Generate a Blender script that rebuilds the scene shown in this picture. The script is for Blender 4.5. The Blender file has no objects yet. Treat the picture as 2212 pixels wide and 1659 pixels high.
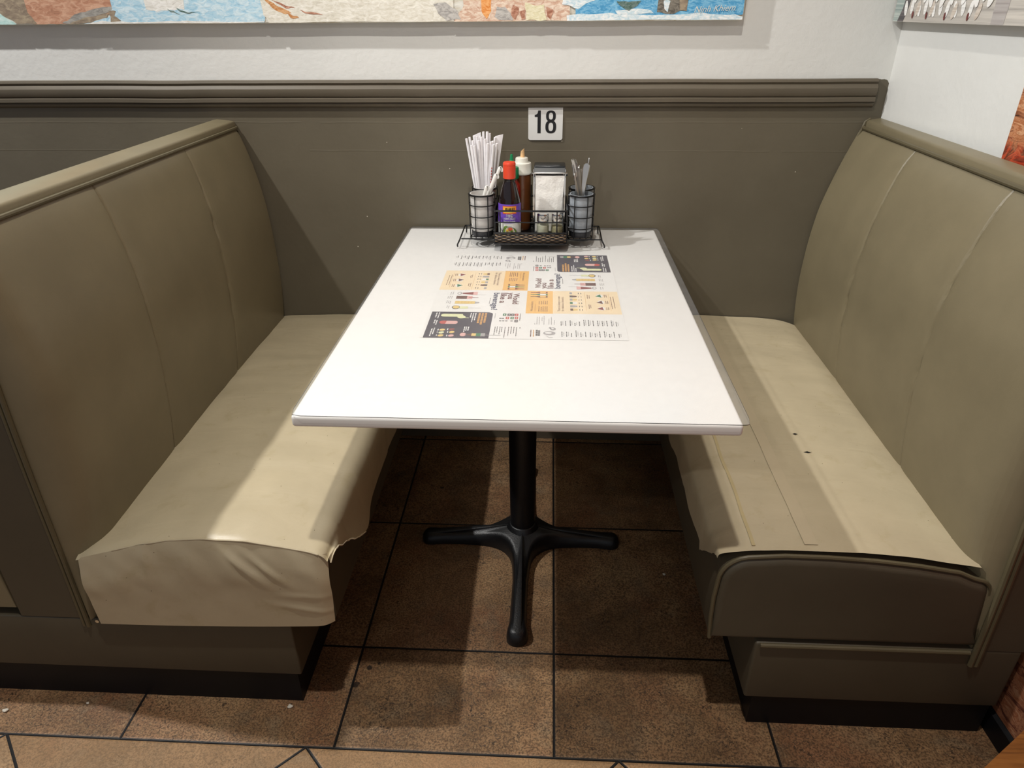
import bpy, bmesh, math, random
from mathutils import Vector, Matrix, noise
import numpy as np

random.seed(7)
SC = bpy.context.scene
COL = SC.collection
PI = math.pi

# ------------------------------------------------------------------ camera, world, lights, exposure
cam_d = bpy.data.cameras.new('camera')
cam = bpy.data.objects.new('camera', cam_d)
COL.objects.link(cam)
YAW, PITCH, ROLL = math.radians(-3.1364), math.radians(-28.4928), math.radians(-0.4409)
cy, sy, cp, sp = math.cos(YAW), math.sin(YAW), math.cos(PITCH), math.sin(PITCH)
fwd = Vector((sy * cp, cy * cp, sp))
rgt = Vector((cy, -sy, 0))
upv = rgt.cross(fwd)
r2 = rgt * math.cos(ROLL) + upv * math.sin(ROLL)
u2 = -rgt * math.sin(ROLL) + upv * math.cos(ROLL)
M = Matrix((r2, u2, -fwd)).transposed().to_4x4()
M.translation = Vector((0.0209, -2.0564, 1.3338))
cam.matrix_world = M
cam_d.sensor_fit = 'HORIZONTAL'
cam_d.sensor_width = 36.0
cam_d.lens = 36.0 * 1494.93 / 2212.0
cam_d.clip_start = 0.02
SC.camera = cam

SC.view_settings.view_transform = 'Standard'
SC.view_settings.look = 'None'
SC.view_settings.gamma = 1.0
SC.view_settings.use_curve_mapping = False
SC.view_settings.exposure = 0.0

world = bpy.data.worlds.new('room_ambience')
SC.world = world
world.use_nodes = True
bg = world.node_tree.nodes['Background']
bg.inputs['Color'].default_value = (0.85, 0.91, 1.0, 1)
bg.inputs['Strength'].default_value = 0.32


def ceiling_spot(name, loc, target, watt, col, size=2.5, rad=0.03):
    l = bpy.data.lights.new(name, 'SPOT')
    l.energy = watt
    l.color = col
    l.spot_size = size
    l.spot_blend = 0.9
    l.shadow_soft_size = rad
    o = bpy.data.objects.new(name, l)
    COL.objects.link(o)
    o.location = loc
    o.rotation_euler = (Vector(target) - Vector(loc)).to_track_quat('-Z', 'Y').to_euler()
    return o


ceiling_spot('ceiling_spotlight', (-0.10, -1.60, 3.28), (-0.05, -0.62, 0.7), 158, (1.0, 0.955, 0.875), 1.2, 0.035)
ceiling_spot('ceiling_spotlight', (-1.93, -0.86, 3.28), (-0.80, -0.45, 0.9), 285, (1.0, 0.985, 0.96), 2.3, 0.035)
ceiling_spot('ceiling_spotlight', (-1.55, -3.85, 3.28), (0.85, -0.20, 1.55), 105, (1.0, 0.98, 0.95), 0.85, 0.035)


# ------------------------------------------------------------------ materials
def lin(c):
    if isinstance(c, str):
        c = [int(c[i:i + 2], 16) / 255 for i in (0, 2, 4)]
    return tuple(((x / 12.92) if x <= 0.04045 else ((x + 0.055) / 1.055) ** 2.4) for x in c) + (1.0,)


class NT:
    """tiny node builder"""
    def __init__(self, mat):
        self.t = mat.node_tree
        self.n = self.t.nodes
        self.l = self.t.links

    def node(self, kind, **kw):
        n = self.n.new(kind)
        for k, v in kw.items():
            setattr(n, k, v)
        return n

    def put(self, sock, v):
        if hasattr(v, 'is_linked') or hasattr(v, 'links'):
            self.l.new(v, sock)
        else:
            sock.default_value = v

    def m(self, op, a, b=None, c=None, clamp=False):
        n = self.node('ShaderNodeMath', operation=op, use_clamp=clamp)
        for i, v in enumerate((a, b, c)):
            if v is not None:
                self.put(n.inputs[i], v)
        return n.outputs[0]

    def noise(self, vec, scale, detail=3.0, rough=0.55, dist=0.0):
        n = self.node('ShaderNodeTexNoise')
        if vec is not None:
            self.l.new(vec, n.inputs['Vector'])
        n.inputs['Scale'].default_value = scale
        n.inputs['Detail'].default_value = detail
        n.inputs['Roughness'].default_value = rough
        n.inputs['Distortion'].default_value = dist
        return n.outputs['Fac']

    def ramp(self, fac, stops, interp='LINEAR'):
        n = self.node('ShaderNodeValToRGB')
        cr = n.color_ramp
        cr.interpolation = interp
        while len(cr.elements) < len(stops):
            cr.elements.new(0.5)
        for e, (p, c) in zip(cr.elements, stops):
            e.position = p
            e.color = c if len(c) == 4 else tuple(c) + (1,)
        self.put(n.inputs[0], fac)
        return n.outputs[0]

    def mix(self, fac, a, b, mode='MIX'):
        n = self.node('ShaderNodeMix', data_type='RGBA', blend_type=mode)
        self.put(n.inputs[0], fac)
        self.put(n.inputs[6], a)
        self.put(n.inputs[7], b)
        return n.outputs[2]

    def bump(self, h, strength=0.3, dist=0.01, normal=None):
        n = self.node('ShaderNodeBump')
        n.inputs['Strength'].default_value = strength
        n.inputs['Distance'].default_value = dist
        self.l.new(h, n.inputs['Height'])
        if normal is not None:
            self.l.new(normal, n.inputs['Normal'])
        return n.outputs[0]

    def obj(self):
        return self.node('ShaderNodeTexCoord').outputs['Object']

    def pos(self):
        return self.node('ShaderNodeNewGeometry').outputs['Position']

    def xyz(self, v):
        n = self.node('ShaderNodeSeparateXYZ')
        self.l.new(v, n.inputs[0])
        return n.outputs

    def comb(self, x, y, z):
        n = self.node('ShaderNodeCombineXYZ')
        for i, v in enumerate((x, y, z)):
            self.put(n.inputs[i], v)
        return n.outputs[0]


def base_mat(name):
    m = bpy.data.materials.new(name)
    m.use_nodes = True
    nt = NT(m)
    b = nt.n['Principled BSDF']
    return m, nt, b


def plain(name, col, rough=0.5, metal=0.0, var=0.06, scale=30.0, bump=0.0, bscale=200.0, spec=0.5, coat=0.0):
    m, nt, b = base_mat(name)
    c = lin(col)
    f = nt.noise(nt.obj(), scale, 4)
    lo = tuple(x * (1 - var) for x in c[:3]) + (1,)
    hi = tuple(min(1, x * (1 + var)) for x in c[:3]) + (1,)
    nt.l.new(nt.ramp(f, [(0.3, lo), (0.7, hi)]), b.inputs['Base Color'])
    b.inputs['Roughness'].default_value = rough
    b.inputs['Metallic'].default_value = metal
    b.inputs['Specular IOR Level'].default_value = spec
    b.inputs['Coat Weight'].default_value = coat
    if bump:
        nt.l.new(nt.bump(nt.noise(nt.obj(), bscale, 3), bump, 0.002), b.inputs['Normal'])
    return m


def leather(name, col, rough=0.42, grain=0.12, var=0.10, wrinkle=0.0, stains=None):
    m, nt, b = base_mat(name)
    P = nt.pos()
    c = lin(col)
    f = nt.noise(P, 7, 5, 0.6)
    lo = tuple(x * (1 - var) for x in c[:3]) + (1,)
    hi = tuple(min(1, x * (1 + var)) for x in c[:3]) + (1,)
    colr = nt.ramp(f, [(0.3, lo), (0.7, hi)])
    if stains:
        s = nt.noise(P, 17, 6, 0.65, 0.4)
        colr = nt.mix(nt.ramp(s, [(0.56, (0, 0, 0)), (0.75, (0.5, 0.5, 0.5))]), colr, lin(stains))
        v = nt.node('ShaderNodeTexVoronoi')
        v.inputs['Scale'].default_value = 38
        nt.l.new(P, v.inputs['Vector'])
        colr = nt.mix(nt.m('LESS_THAN', v.outputs['Distance'], 0.035), colr, lin('4a3c26'))
    nt.l.new(colr, b.inputs['Base Color'])
    b.inputs['Roughness'].default_value = rough
    b.inputs['Specular IOR Level'].default_value = 0.4
    v = nt.node('ShaderNodeTexVoronoi')
    v.inputs['Scale'].default_value = 900
    nt.l.new(P, v.inputs['Vector'])
    nrm = nt.bump(v.outputs['Distance'], grain, 0.0006)
    if wrinkle:
        x, y, z = nt.xyz(P)
        w = nt.noise(nt.comb(nt.m('MULTIPLY', x, 1.0), nt.m('MULTIPLY', y, 3.0), z), 6, 4, 0.5, 0.8)
        nrm = nt.bump(w, wrinkle, 0.02, nrm)
    nt.l.new(nrm, b.inputs['Normal'])
    return m


def clear_mat(name, tint=(0.97, 0.98, 1.0), gloss=0.05, rough=0.08, base=0.03, haze=0.0):
    """thin clear plastic or glass: mostly see-through, some sheen"""
    m, nt, b = base_mat(name)
    out = nt.n['Material Output']
    tr = nt.node('ShaderNodeBsdfTransparent')
    tr.inputs['Color'].default_value = tint + (1,)
    gl = nt.node('ShaderNodeBsdfGlossy')
    gl.inputs['Roughness'].default_value = rough
    fr = nt.node('ShaderNodeFresnel')
    fr.inputs['IOR'].default_value = 1.4
    mx = nt.node('ShaderNodeMixShader')
    nt.l.new(nt.m('ADD', nt.m('MULTIPLY', fr.outputs[0], gloss), base), mx.inputs[0])
    nt.l.new(tr.outputs[0], mx.inputs[1])
    nt.l.new(gl.outputs[0], mx.inputs[2])
    res = mx.outputs[0]
    if haze:
        df = nt.node('ShaderNodeBsdfDiffuse')
        df.inputs['Color'].default_value = (0.75, 0.76, 0.78, 1)
        m2 = nt.node('ShaderNodeMixShader')
        dust = nt.noise(nt.pos(), 45, 4, 0.7)
        nt.l.new(nt.m('MULTIPLY', nt.m('ADD', dust, 0.4), haze), m2.inputs[0])
        nt.l.new(res, m2.inputs[1])
        nt.l.new(df.outputs[0], m2.inputs[2])
        res = m2.outputs[0]
    nt.l.new(res, out.inputs['Surface'])
    return m


def wall_white_mat():
    m, nt, b = base_mat('white_wall_paint')
    P = nt.pos()
    b.inputs['Roughness'].default_value = 0.6
    f = nt.noise(P, 3, 4)
    nt.l.new(nt.ramp(f, [(0.3, lin('d8d8d4')), (0.7, lin('dfdfdb'))]), b.inputs['Base Color'])
    h = nt.m('ADD', nt.noise(P, 60, 4), nt.m('MULTIPLY', nt.noise(P, 9, 3), 1.5))
    nt.l.new(nt.bump(h, 0.14, 0.006), b.inputs['Normal'])
    return m


def wall_brown_mat():
    m, nt, b = base_mat('brown_wall_paint')
    P = nt.pos()
    x, y, z = nt.xyz(P)
    f = nt.noise(P, 4, 5)
    c = nt.ramp(f, [(0.3, lin('5f584a')), (0.7, lin('676051'))])
    v = nt.node('ShaderNodeTexVoronoi')
    v.inputs['Scale'].default_value = 16
    nt.l.new(P, v.inputs['Vector'])
    vc = nt.xyz(v.outputs['Color'])[0]
    speck = nt.m('MULTIPLY', nt.m('LESS_THAN', v.outputs['Distance'], 0.022), nt.m('GREATER_THAN', vc, 0.45))
    c = nt.mix(speck, c, lin('d8d2c4'))
    nt.l.new(c, b.inputs['Base Color'])
    b.inputs['Roughness'].default_value = 0.42
    b.inputs['Specular IOR Level'].default_value = 0.35
    wob = nt.m('MULTIPLY', nt.m('SUBTRACT', nt.noise(nt.comb(x, 0.0, 0.0), 6, 4), 0.5), 0.006)
    zz = nt.m('ADD', z, wob)
    h = None
    for zc, seed in ((1.052, 0.0), (0.975, 5.0)):
        d = nt.m('ABSOLUTE', nt.m('SUBTRACT', zz, zc))
        pulse = nt.m('SUBTRACT', 1.0, nt.m('DIVIDE', d, 0.0022), None, True)
        br = nt.m('GREATER_THAN', nt.noise(nt.comb(nt.m('ADD', x, seed), 0.0, 0.0), 2.5, 2), 0.42)
        p = nt.m('MULTIPLY', pulse, br)
        h = p if h is None else nt.m('ADD', h, p)
    h = nt.m('ADD', nt.m('MULTIPLY', h, 0.6), nt.m('MULTIPLY', nt.noise(P, 70, 4), 0.5))
    h = nt.m('ADD', h, nt.noise(P, 12, 3))
    h = nt.m('ADD', h, nt.m('MULTIPLY', speck, 0.5))
    nt.l.new(nt.bump(h, 0.18, 0.004), b.inputs['Normal'])
    return m


def floor_mat():
    m, nt, b = base_mat('brown_stone_floor_tile')
    P = nt.pos()
    x, y, z = nt.xyz(P)
    S = 0.4522

    def grid(u, v):
        fu = nt.m('FRACT', u)
        fv = nt.m('FRACT', v)
        du = nt.m('MINIMUM', fu, nt.m('SUBTRACT', 1.0, fu))
        dv = nt.m('MINIMUM', fv, nt.m('SUBTRACT', 1.0, fv))
        cell = nt.comb(nt.m('FLOOR', u), nt.m('FLOOR', v), 0.0)
        return nt.m('MULTIPLY', nt.m('MINIMUM', du, dv), S), cell
    u = nt.m('DIVIDE', nt.m('SUBTRACT', x, 0.0525), S)
    v = nt.m('DIVIDE', nt.m('ADD', y, 0.0228), S)
    d1, c1 = grid(u, v)
    yb = -1.184
    # the border course laid on the diagonal
    xd = nt.m('ADD', x, 0.457)
    yd = nt.m('SUBTRACT', y, yb)
    k = 1 / (S * math.sqrt(2))
    d2, c2 = grid(nt.m('MULTIPLY', nt.m('ADD', xd, yd), k), nt.m('MULTIPLY', nt.m('SUBTRACT', xd, yd), k))
    front = nt.m('LESS_THAN', y, yb)
    back = nt.m('SUBTRACT', 1.0, front)
    d = nt.m('ADD', nt.m('MULTIPLY', d1, back), nt.m('MULTIPLY', d2, front))
    d = nt.m('MINIMUM', d, nt.m('ABSOLUTE', nt.m('SUBTRACT', y, yb)))
    cell = nt.node('ShaderNodeMix', data_type='VECTOR')
    nt.l.new(front, cell.inputs[0])
    nt.l.new(c1, cell.inputs[4])
    nt.l.new(c2, cell.inputs[5])
    wn = nt.node('ShaderNodeTexWhiteNoise', noise_dimensions='3D')
    nt.l.new(cell.outputs[1], wn.inputs['Vector'])
    off = nt.node('ShaderNodeVectorMath', operation='SCALE')
    nt.l.new(wn.outputs['Color'], off.inputs[0])
    off.inputs['Scale'].default_value = 3.0
    add = nt.node('ShaderNodeVectorMath', operation='ADD')
    nt.l.new(P, add.inputs[0])
    nt.l.new(off.outputs[0], add.inputs[1])
    Q = add.outputs[0]
    big = nt.noise(Q, 5.5, 7, 0.68, 0.4)
    col = nt.ramp(big, [(0.28, lin('5a4630')), (0.44, lin('775c40')), (0.56, lin('8f7050')), (0.74, lin('a68a66'))])
    red = nt.noise(Q, 3.6, 5, 0.65)
    col = nt.mix(nt.ramp(red, [(0.48, (0, 0, 0)), (0.72, (0.55, 0.55, 0.55))]), col, lin('83553c'))
    grey = nt.noise(Q, 9.5, 6, 0.65, 0.5)
    col = nt.mix(nt.ramp(grey, [(0.52, (0, 0, 0)), (0.70, (0.55, 0.55, 0.55))]), col, lin('6c6352'))
    patch = nt.noise(Q, 13, 4, 0.65)
    grain = nt.noise(Q, 240, 4, 0.7)
    col = nt.mix(nt.ramp(grain, [(0.42, (0.75, 0.75, 0.75)), (0.56, (0, 0, 0))]), col, lin('3a2a1d'))
    lt = nt.ramp(nt.noise(Q, 150, 4, 0.75), [(0.56, (0, 0, 0)), (0.72, (0.55, 0.55, 0.55))])
    col = nt.mix(lt, col, lin('bb9f78'))
    fine = nt.noise(Q, 150, 3, 0.6, 0.5)
    sp = nt.m('MULTIPLY', nt.ramp(fine, [(0.56, (0, 0, 0)), (0.62, (1, 1, 1))]), nt.ramp(patch, [(0.42, (0.2, 0.2, 0.2)), (0.60, (1, 1, 1))]))
    col = nt.mix(nt.m('MULTIPLY', sp, 0.85), col, lin('281c15'))
    col = nt.mix(nt.m('MULTIPLY', front, 0.3), col, lin('b8946a'))
    for sx_, sy_, sr in ((-.372, -.985, .006), (-.392, -1.032, .008), (-.352, -.972, .004), (-.30, -.30, .006)):
        dx = nt.m('SUBTRACT', x, sx_)
        dy = nt.m('SUBTRACT', y, sy_)
        rr = nt.m('SQRT', nt.m('ADD', nt.m('MULTIPLY', dx, dx), nt.m('MULTIPLY', dy, dy)))
        rr = nt.m('ADD', rr, nt.m('MULTIPLY', nt.m('SUBTRACT', fine, 0.5), 0.012))
        col = nt.mix(nt.m('MULTIPLY', nt.m('LESS_THAN', rr, sr), 0.85), col, lin('1a1614'))
    tone = nt.m('ADD', 1.04, nt.m('MULTIPLY', wn.outputs['Value'], 0.2))
    col = nt.mix(1.0, col, nt.comb(tone, tone, tone), 'MULTIPLY')
    grout = nt.m('LESS_THAN', d, 0.0028)
    col = nt.mix(grout, col, lin('0f0c0b'))
    nt.l.new(col, b.inputs['Base Color'])
    b.inputs['Roughness'].default_value = 0.5
    b.inputs['Specular IOR Level'].default_value = 0.35
    edge = nt.m('DIVIDE', d, 0.006, None, True)
    h = nt.m('ADD', edge, nt.m('MULTIPLY', sp, -0.25))
    nt.l.new(nt.bump(h, 0.35, 0.003), b.inputs['Normal'])
    return m


def mural_mat():
    m, nt, b = base_mat('printed_autumn_mural')
    P = nt.pos()
    x, y, z = nt.xyz(P)
    Q = nt.comb(0.0, nt.m('MULTIPLY', y, 3.0), nt.m('MULTIPLY', z, 8.0))
    f = nt.noise(Q, 5.5, 6, 0.7, 0.8)
    wood = nt.ramp(f, [(0.36, lin('1e1410')), (0.43, lin('8a5236')), (0.5, lin('cc9068')), (0.56, lin('a05c34')), (0.62, lin('d8a47c')), (0.72, lin('7a4028'))])
    g = nt.noise(nt.comb(0.0, nt.m('ADD', y, nt.m('MULTIPLY', z, 0.7)), nt.m('MULTIPLY', z, 2.2)), 9, 5, 0.6, 1.5)
    leaf = nt.ramp(g, [(0.38, lin('1c0c0e')), (0.46, lin('84261a')), (0.52, lin('cc4a2c')), (0.58, lin('3c1612')), (0.66, lin('d0663e'))])
    blend = nt.ramp(nt.m('ADD', z, nt.m('MULTIPLY', nt.noise(P, 6, 3), 0.15)), [(0.0, (1, 1, 1)), (0.3, (0.6, 0.6, 0.6)), (1.0, (0.9, 0.9, 0.9))])
    top = nt.ramp(nt.m('SUBTRACT', nt.m('ADD', z, nt.m('MULTIPLY', nt.noise(P, 5, 3), 0.12)), 0.6), [(0.53, (1, 1, 1)), (0.56, (0, 0, 0))])
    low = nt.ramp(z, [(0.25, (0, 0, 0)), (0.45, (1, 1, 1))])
    mixed = nt.mix(nt.m('MULTIPLY', nt.m('MULTIPLY', top, 0.85), low), wood, leaf)
    mixed = nt.mix(nt.m('MULTIPLY', nt.m('SUBTRACT', 1.0, low), 0.6), mixed, lin('3a1c1c'))  # shade behind the bench painted into the print's lower part
    nt.l.new(mixed, b.inputs['Base Color'])
    b.inputs['Roughness'].default_value = 0.35
    return m


def wood_mat():
    m, nt, b = base_mat('golden_oak_wood')
    P = nt.obj()
    x, y, z = nt.xyz(P)
    f = nt.noise(nt.comb(nt.m('MULTIPLY', x, 4.0), nt.m('MULTIPLY', y, 40.0), nt.m('MULTIPLY', z, 40.0)), 2.0, 5, 0.6, 0.6)
    nt.l.new(nt.ramp(f, [(0.3, lin('4e2c0e')), (0.5, lin('74471c')), (0.7, lin('8a5a2a'))]), b.inputs['Base Color'])
    b.inputs['Roughness'].default_value = 0.4
    return m


def woven_mat():
    m, nt, b = base_mat('woven_bronze_wicker')
    x, y, z = nt.xyz(nt.obj())
    s = nt.m('ADD', x, y)
    row = nt.m('FLOOR', nt.m('DIVIDE', z, 0.0042))
    ph = nt.m('MULTIPLY', row, PI)
    w = nt.m('SINE', nt.m('ADD', nt.m('MULTIPLY', s, 2 * PI / 0.0235), ph))
    r = nt.m('SINE', nt.m('MULTIPLY', nt.m('FRACT', nt.m('DIVIDE', z, 0.0042)), PI))
    h = nt.m('MULTIPLY', nt.m('ADD', nt.m('MULTIPLY', w, 0.5), 0.5), r)
    nt.l.new(nt.ramp(h, [(0.05, lin('1a1513')), (0.4, lin('4a3d33')), (0.9, lin('9c8468'))]), b.inputs['Base Color'])
    b.inputs['Metallic'].default_value = 0.35
    b.inputs['Roughness'].default_value = 0.35
    nt.l.new(nt.bump(h, 0.8, 0.003), b.inputs['Normal'])
    return m


def paint_mat(name, col, col2, scale=28):
    """thick brushed oil paint"""
    m, nt, b = base_mat(name)
    x, y, z = nt.xyz(nt.obj())
    Q = nt.comb(nt.m('MULTIPLY', x, 1.0), 0.0, nt.m('MULTIPLY', z, 2.2))
    f = nt.noise(Q, scale, 6, 0.65, 1.0)
    nt.l.new(nt.ramp(f, [(0.30, tuple(q * .8 for q in lin(col)[:3])), (0.42, lin(col)), (0.58, lin(col2)), (0.72, tuple(min(1, q * 1.12) for q in lin(col2)[:3]))]), b.inputs['Base Color'])
    b.inputs['Roughness'].default_value = 0.55
    nt.l.new(nt.bump(f, 0.22, 0.004), b.inputs['Normal'])
    return m


def sauce_mat(name, col, rough=0.12):
    m, nt, b = base_mat(name)
    f = nt.noise(nt.obj(), 40, 4)
    c = lin(col)
    nt.l.new(nt.ramp(f, [(0.35, tuple(x * 0.75 for x in c[:3])), (0.7, c)]), b.inputs['Base Color'])
    b.inputs['Roughness'].default_value = rough
    b.inputs['Coat Weight'].default_value = 0.5
    b.inputs['Coat Roughness'].default_value = 0.05
    return m


MT = {
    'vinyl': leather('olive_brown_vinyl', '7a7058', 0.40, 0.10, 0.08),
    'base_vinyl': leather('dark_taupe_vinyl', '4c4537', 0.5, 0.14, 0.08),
    'cover': leather('tan_vinyl_cover', 'b9ac90', 0.34, 0.12, 0.06, 0.10, 'a3946f'),
    'tape': leather('tan_tape_strip', 'bcae92', 0.32, 0.1, 0.05),
    'glue': leather('yellowed_adhesive', 'b3a37c', 0.4, 0.2, 0.1),
    'tear': plain('frayed_vinyl_edge', 'd8ccb0', 0.6),
    'hole': plain('dark_hole', '0c0a08', 0.8),
    'welt': leather('brown_welt_cord', '5c543f', 0.42, 0.1, 0.08),
    'kick': plain('black_rubber_kick', '0b0b0f', 0.5, 0, 0.15, 12, spec=0.25),
    'white_table': plain('white_laminate', 'f0eee9', 0.35, 0, 0.015, 5, 0.03, 40),
    'iron': plain('black_cast_iron', '0e0e10', 0.42, 0.0, 0.25, 60, 0.25, 260, 0.5),
    'wire': plain('black_coated_wire', '141416', 0.30, 0.2, 0.1),
    'wall_white': wall_white_mat(),
    'wall_brown': wall_brown_mat(),
    'rail': plain('brown_rail_paint', '5f574a', 0.52, 0, 0.06, 8, 0.10, 60, 0.3),
    'floor': floor_mat(),
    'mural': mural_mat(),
    'wood': wood_mat(),
    'woven': woven_mat(),
    'ceil': plain('ceiling_paint', 'd8d4cc', 0.8),
    'vinyl_clear': clear_mat('clear_vinyl_sheet', (0.99, 0.99, 0.993), 0.10, 0.22, 0.004, 0.05),
    'vinyl_edge_shadow': clear_mat('clear_vinyl_edge_shadow_line', (0.07, 0.07, 0.07), 0.4, 0.2, 0.02),  # near-black tint paints the gap's shadow line along the sheet edge
    'glass': clear_mat('clear_glass', (0.95, 0.96, 0.92), 0.35, 0.06, 0.02),
    'sign_white': plain('sign_plastic', 'd9d9d6', 0.35, 0, 0.02),
    'ink': plain('black_print', '101013', 0.5),
    'straw': plain('white_paper_wrapper', 'ebe8ea', 0.6, 0, 0.05, 60),
    'redprint': plain('red_print', 'b5453a', 0.6),
    'white_plastic': plain('white_plastic', 'ebe8e2', 0.3, 0, 0.03),
    'cup_light': plain('pale_grey_cup_plastic', 'cdcac6', 0.35, 0, 0.10, 40),
    'cup_grey': plain('blue_grey_cup_plastic', '9aa1a8', 0.35, 0, 0.12, 60),
    'cup_foot': plain('dark_cup_foot', '2a2b2f', 0.4),
    'red_cap': plain('orange_red_cap', 'd8472c', 0.35, 0, 0.03),
    'green_cap': plain('green_cap', '128050', 0.35, 0, 0.03),
    'cream_cap': plain('off_white_cap', 'd9d7cc', 0.4, 0, 0.04),
    'nozzle': plain('stained_nozzle', 'd8b080', 0.45, 0, 0.25, 80),
    'hoisin': sauce_mat('dark_sauce_in_glass', '1a1012', 0.06),
    'sriracha': sauce_mat('red_sauce', '8a1c10', 0.15),
    'brown_sauce': sauce_mat('brown_sauce_in_plastic', '6a3d1e', 0.28),
    'purple': plain('purple_label', '6a46b4', 0.4, 0, 0.08, 120),
    'label_white': plain('label_white', 'd4d6d0', 0.4, 0, 0.02),
    'label_orange': plain('label_orange', 'e8963a', 0.4, 0, 0.05),
    'label_yellow': plain('label_yellow', 'ecc040', 0.4, 0, 0.05),
    'label_red': plain('label_red', 'c8502c', 0.4, 0, 0.05),
    'herb': plain('label_herb_green', '6a8a3a', 0.5, 0, 0.3, 200),
    'noodle': plain('label_noodle', 'c8b48a', 0.5, 0, 0.25, 300),
    'chrome': plain('chrome', 'c9c9c9', 0.16, 1.0, 0.03),
    'steel': plain('brushed_cutlery_steel', 'd4d1cc', 0.30, 1.0, 0.05),
    'disp_black': plain('black_dispenser_lid', '26282a', 0.22, 0.3, 0.1),
    'napkin': plain('white_napkin', 'f2f0ea', 0.8, 0, 0.03, 40, 0.5, 180),
    'salt': plain('white_salt', 'dedbd0', 0.8),
    'pepper': plain('ground_pepper', 'b0a68a', 0.9, 0, 0.5, 400),
    'crumb': plain('pale_crumb', 'c9c2b4', 0.8),
    'seat_dark': plain('dark_seat_pad', '2a2220', 0.5),
    'm_white': plain('menu_paper', 'ebe9e4', 0.45, 0, 0.01),
    'm_dark': plain('menu_plum_panel', '3c3440', 0.45, 0, 0.05),
    'm_orange': plain('menu_orange_panel', 'eebc6a', 0.45, 0, 0.03),
    'm_peach': plain('menu_peach_panel', 'f2dcb6', 0.45, 0, 0.02),
    'm_black': plain('menu_black_ink', '5c5654', 0.5),
    'm_brown': plain('menu_brown_ink', '6a3a30', 0.5),
    'm_blue': plain('menu_navy_ink', '2c3050', 0.5),
    'm_gold': plain('menu_gold_ink', 'd09a50', 0.5),
    'm_grey': plain('menu_grey_ink', 'a8a4a2', 0.5),
    'm_red': plain('menu_red', 'c05044', 0.5, 0, 0.2, 200),
    'm_wine': plain('menu_wine', '8a3a32', 0.5, 0, 0.2, 200),
    'm_pink': plain('menu_pink', 'e0b0a8', 0.5),
    'm_lime': plain('menu_pale_lime', 'dfe0b0', 0.5, 0, 0.1, 150),
    'm_yellow': plain('menu_yellow', 'e2c478', 0.5, 0, 0.1, 150),
    'm_green': plain('menu_green', '3a7a50', 0.5),
    'm_choc': plain('menu_chocolate', '6a4234', 0.5, 0, 0.3, 300),
}

# ------------------------------------------------------------------ mesh helpers
def tag(o, label=None, cat=None, group=None, kind=None):
    if label: o['label'] = label
    if cat: o['category'] = cat
    if group: o['group'] = group
    if kind: o['kind'] = kind
    return o


def world_loc(o):
    v = Vector((0, 0, 0))
    while o:
        v += o.location
        o = o.parent
    return v


def thing(name, label, cat, loc, group=None):
    o = bpy.data.objects.new(name, None)
    COL.objects.link(o)
    o.location = loc
    o.empty_display_size = 0.05
    return tag(o, label, cat, group)


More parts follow.
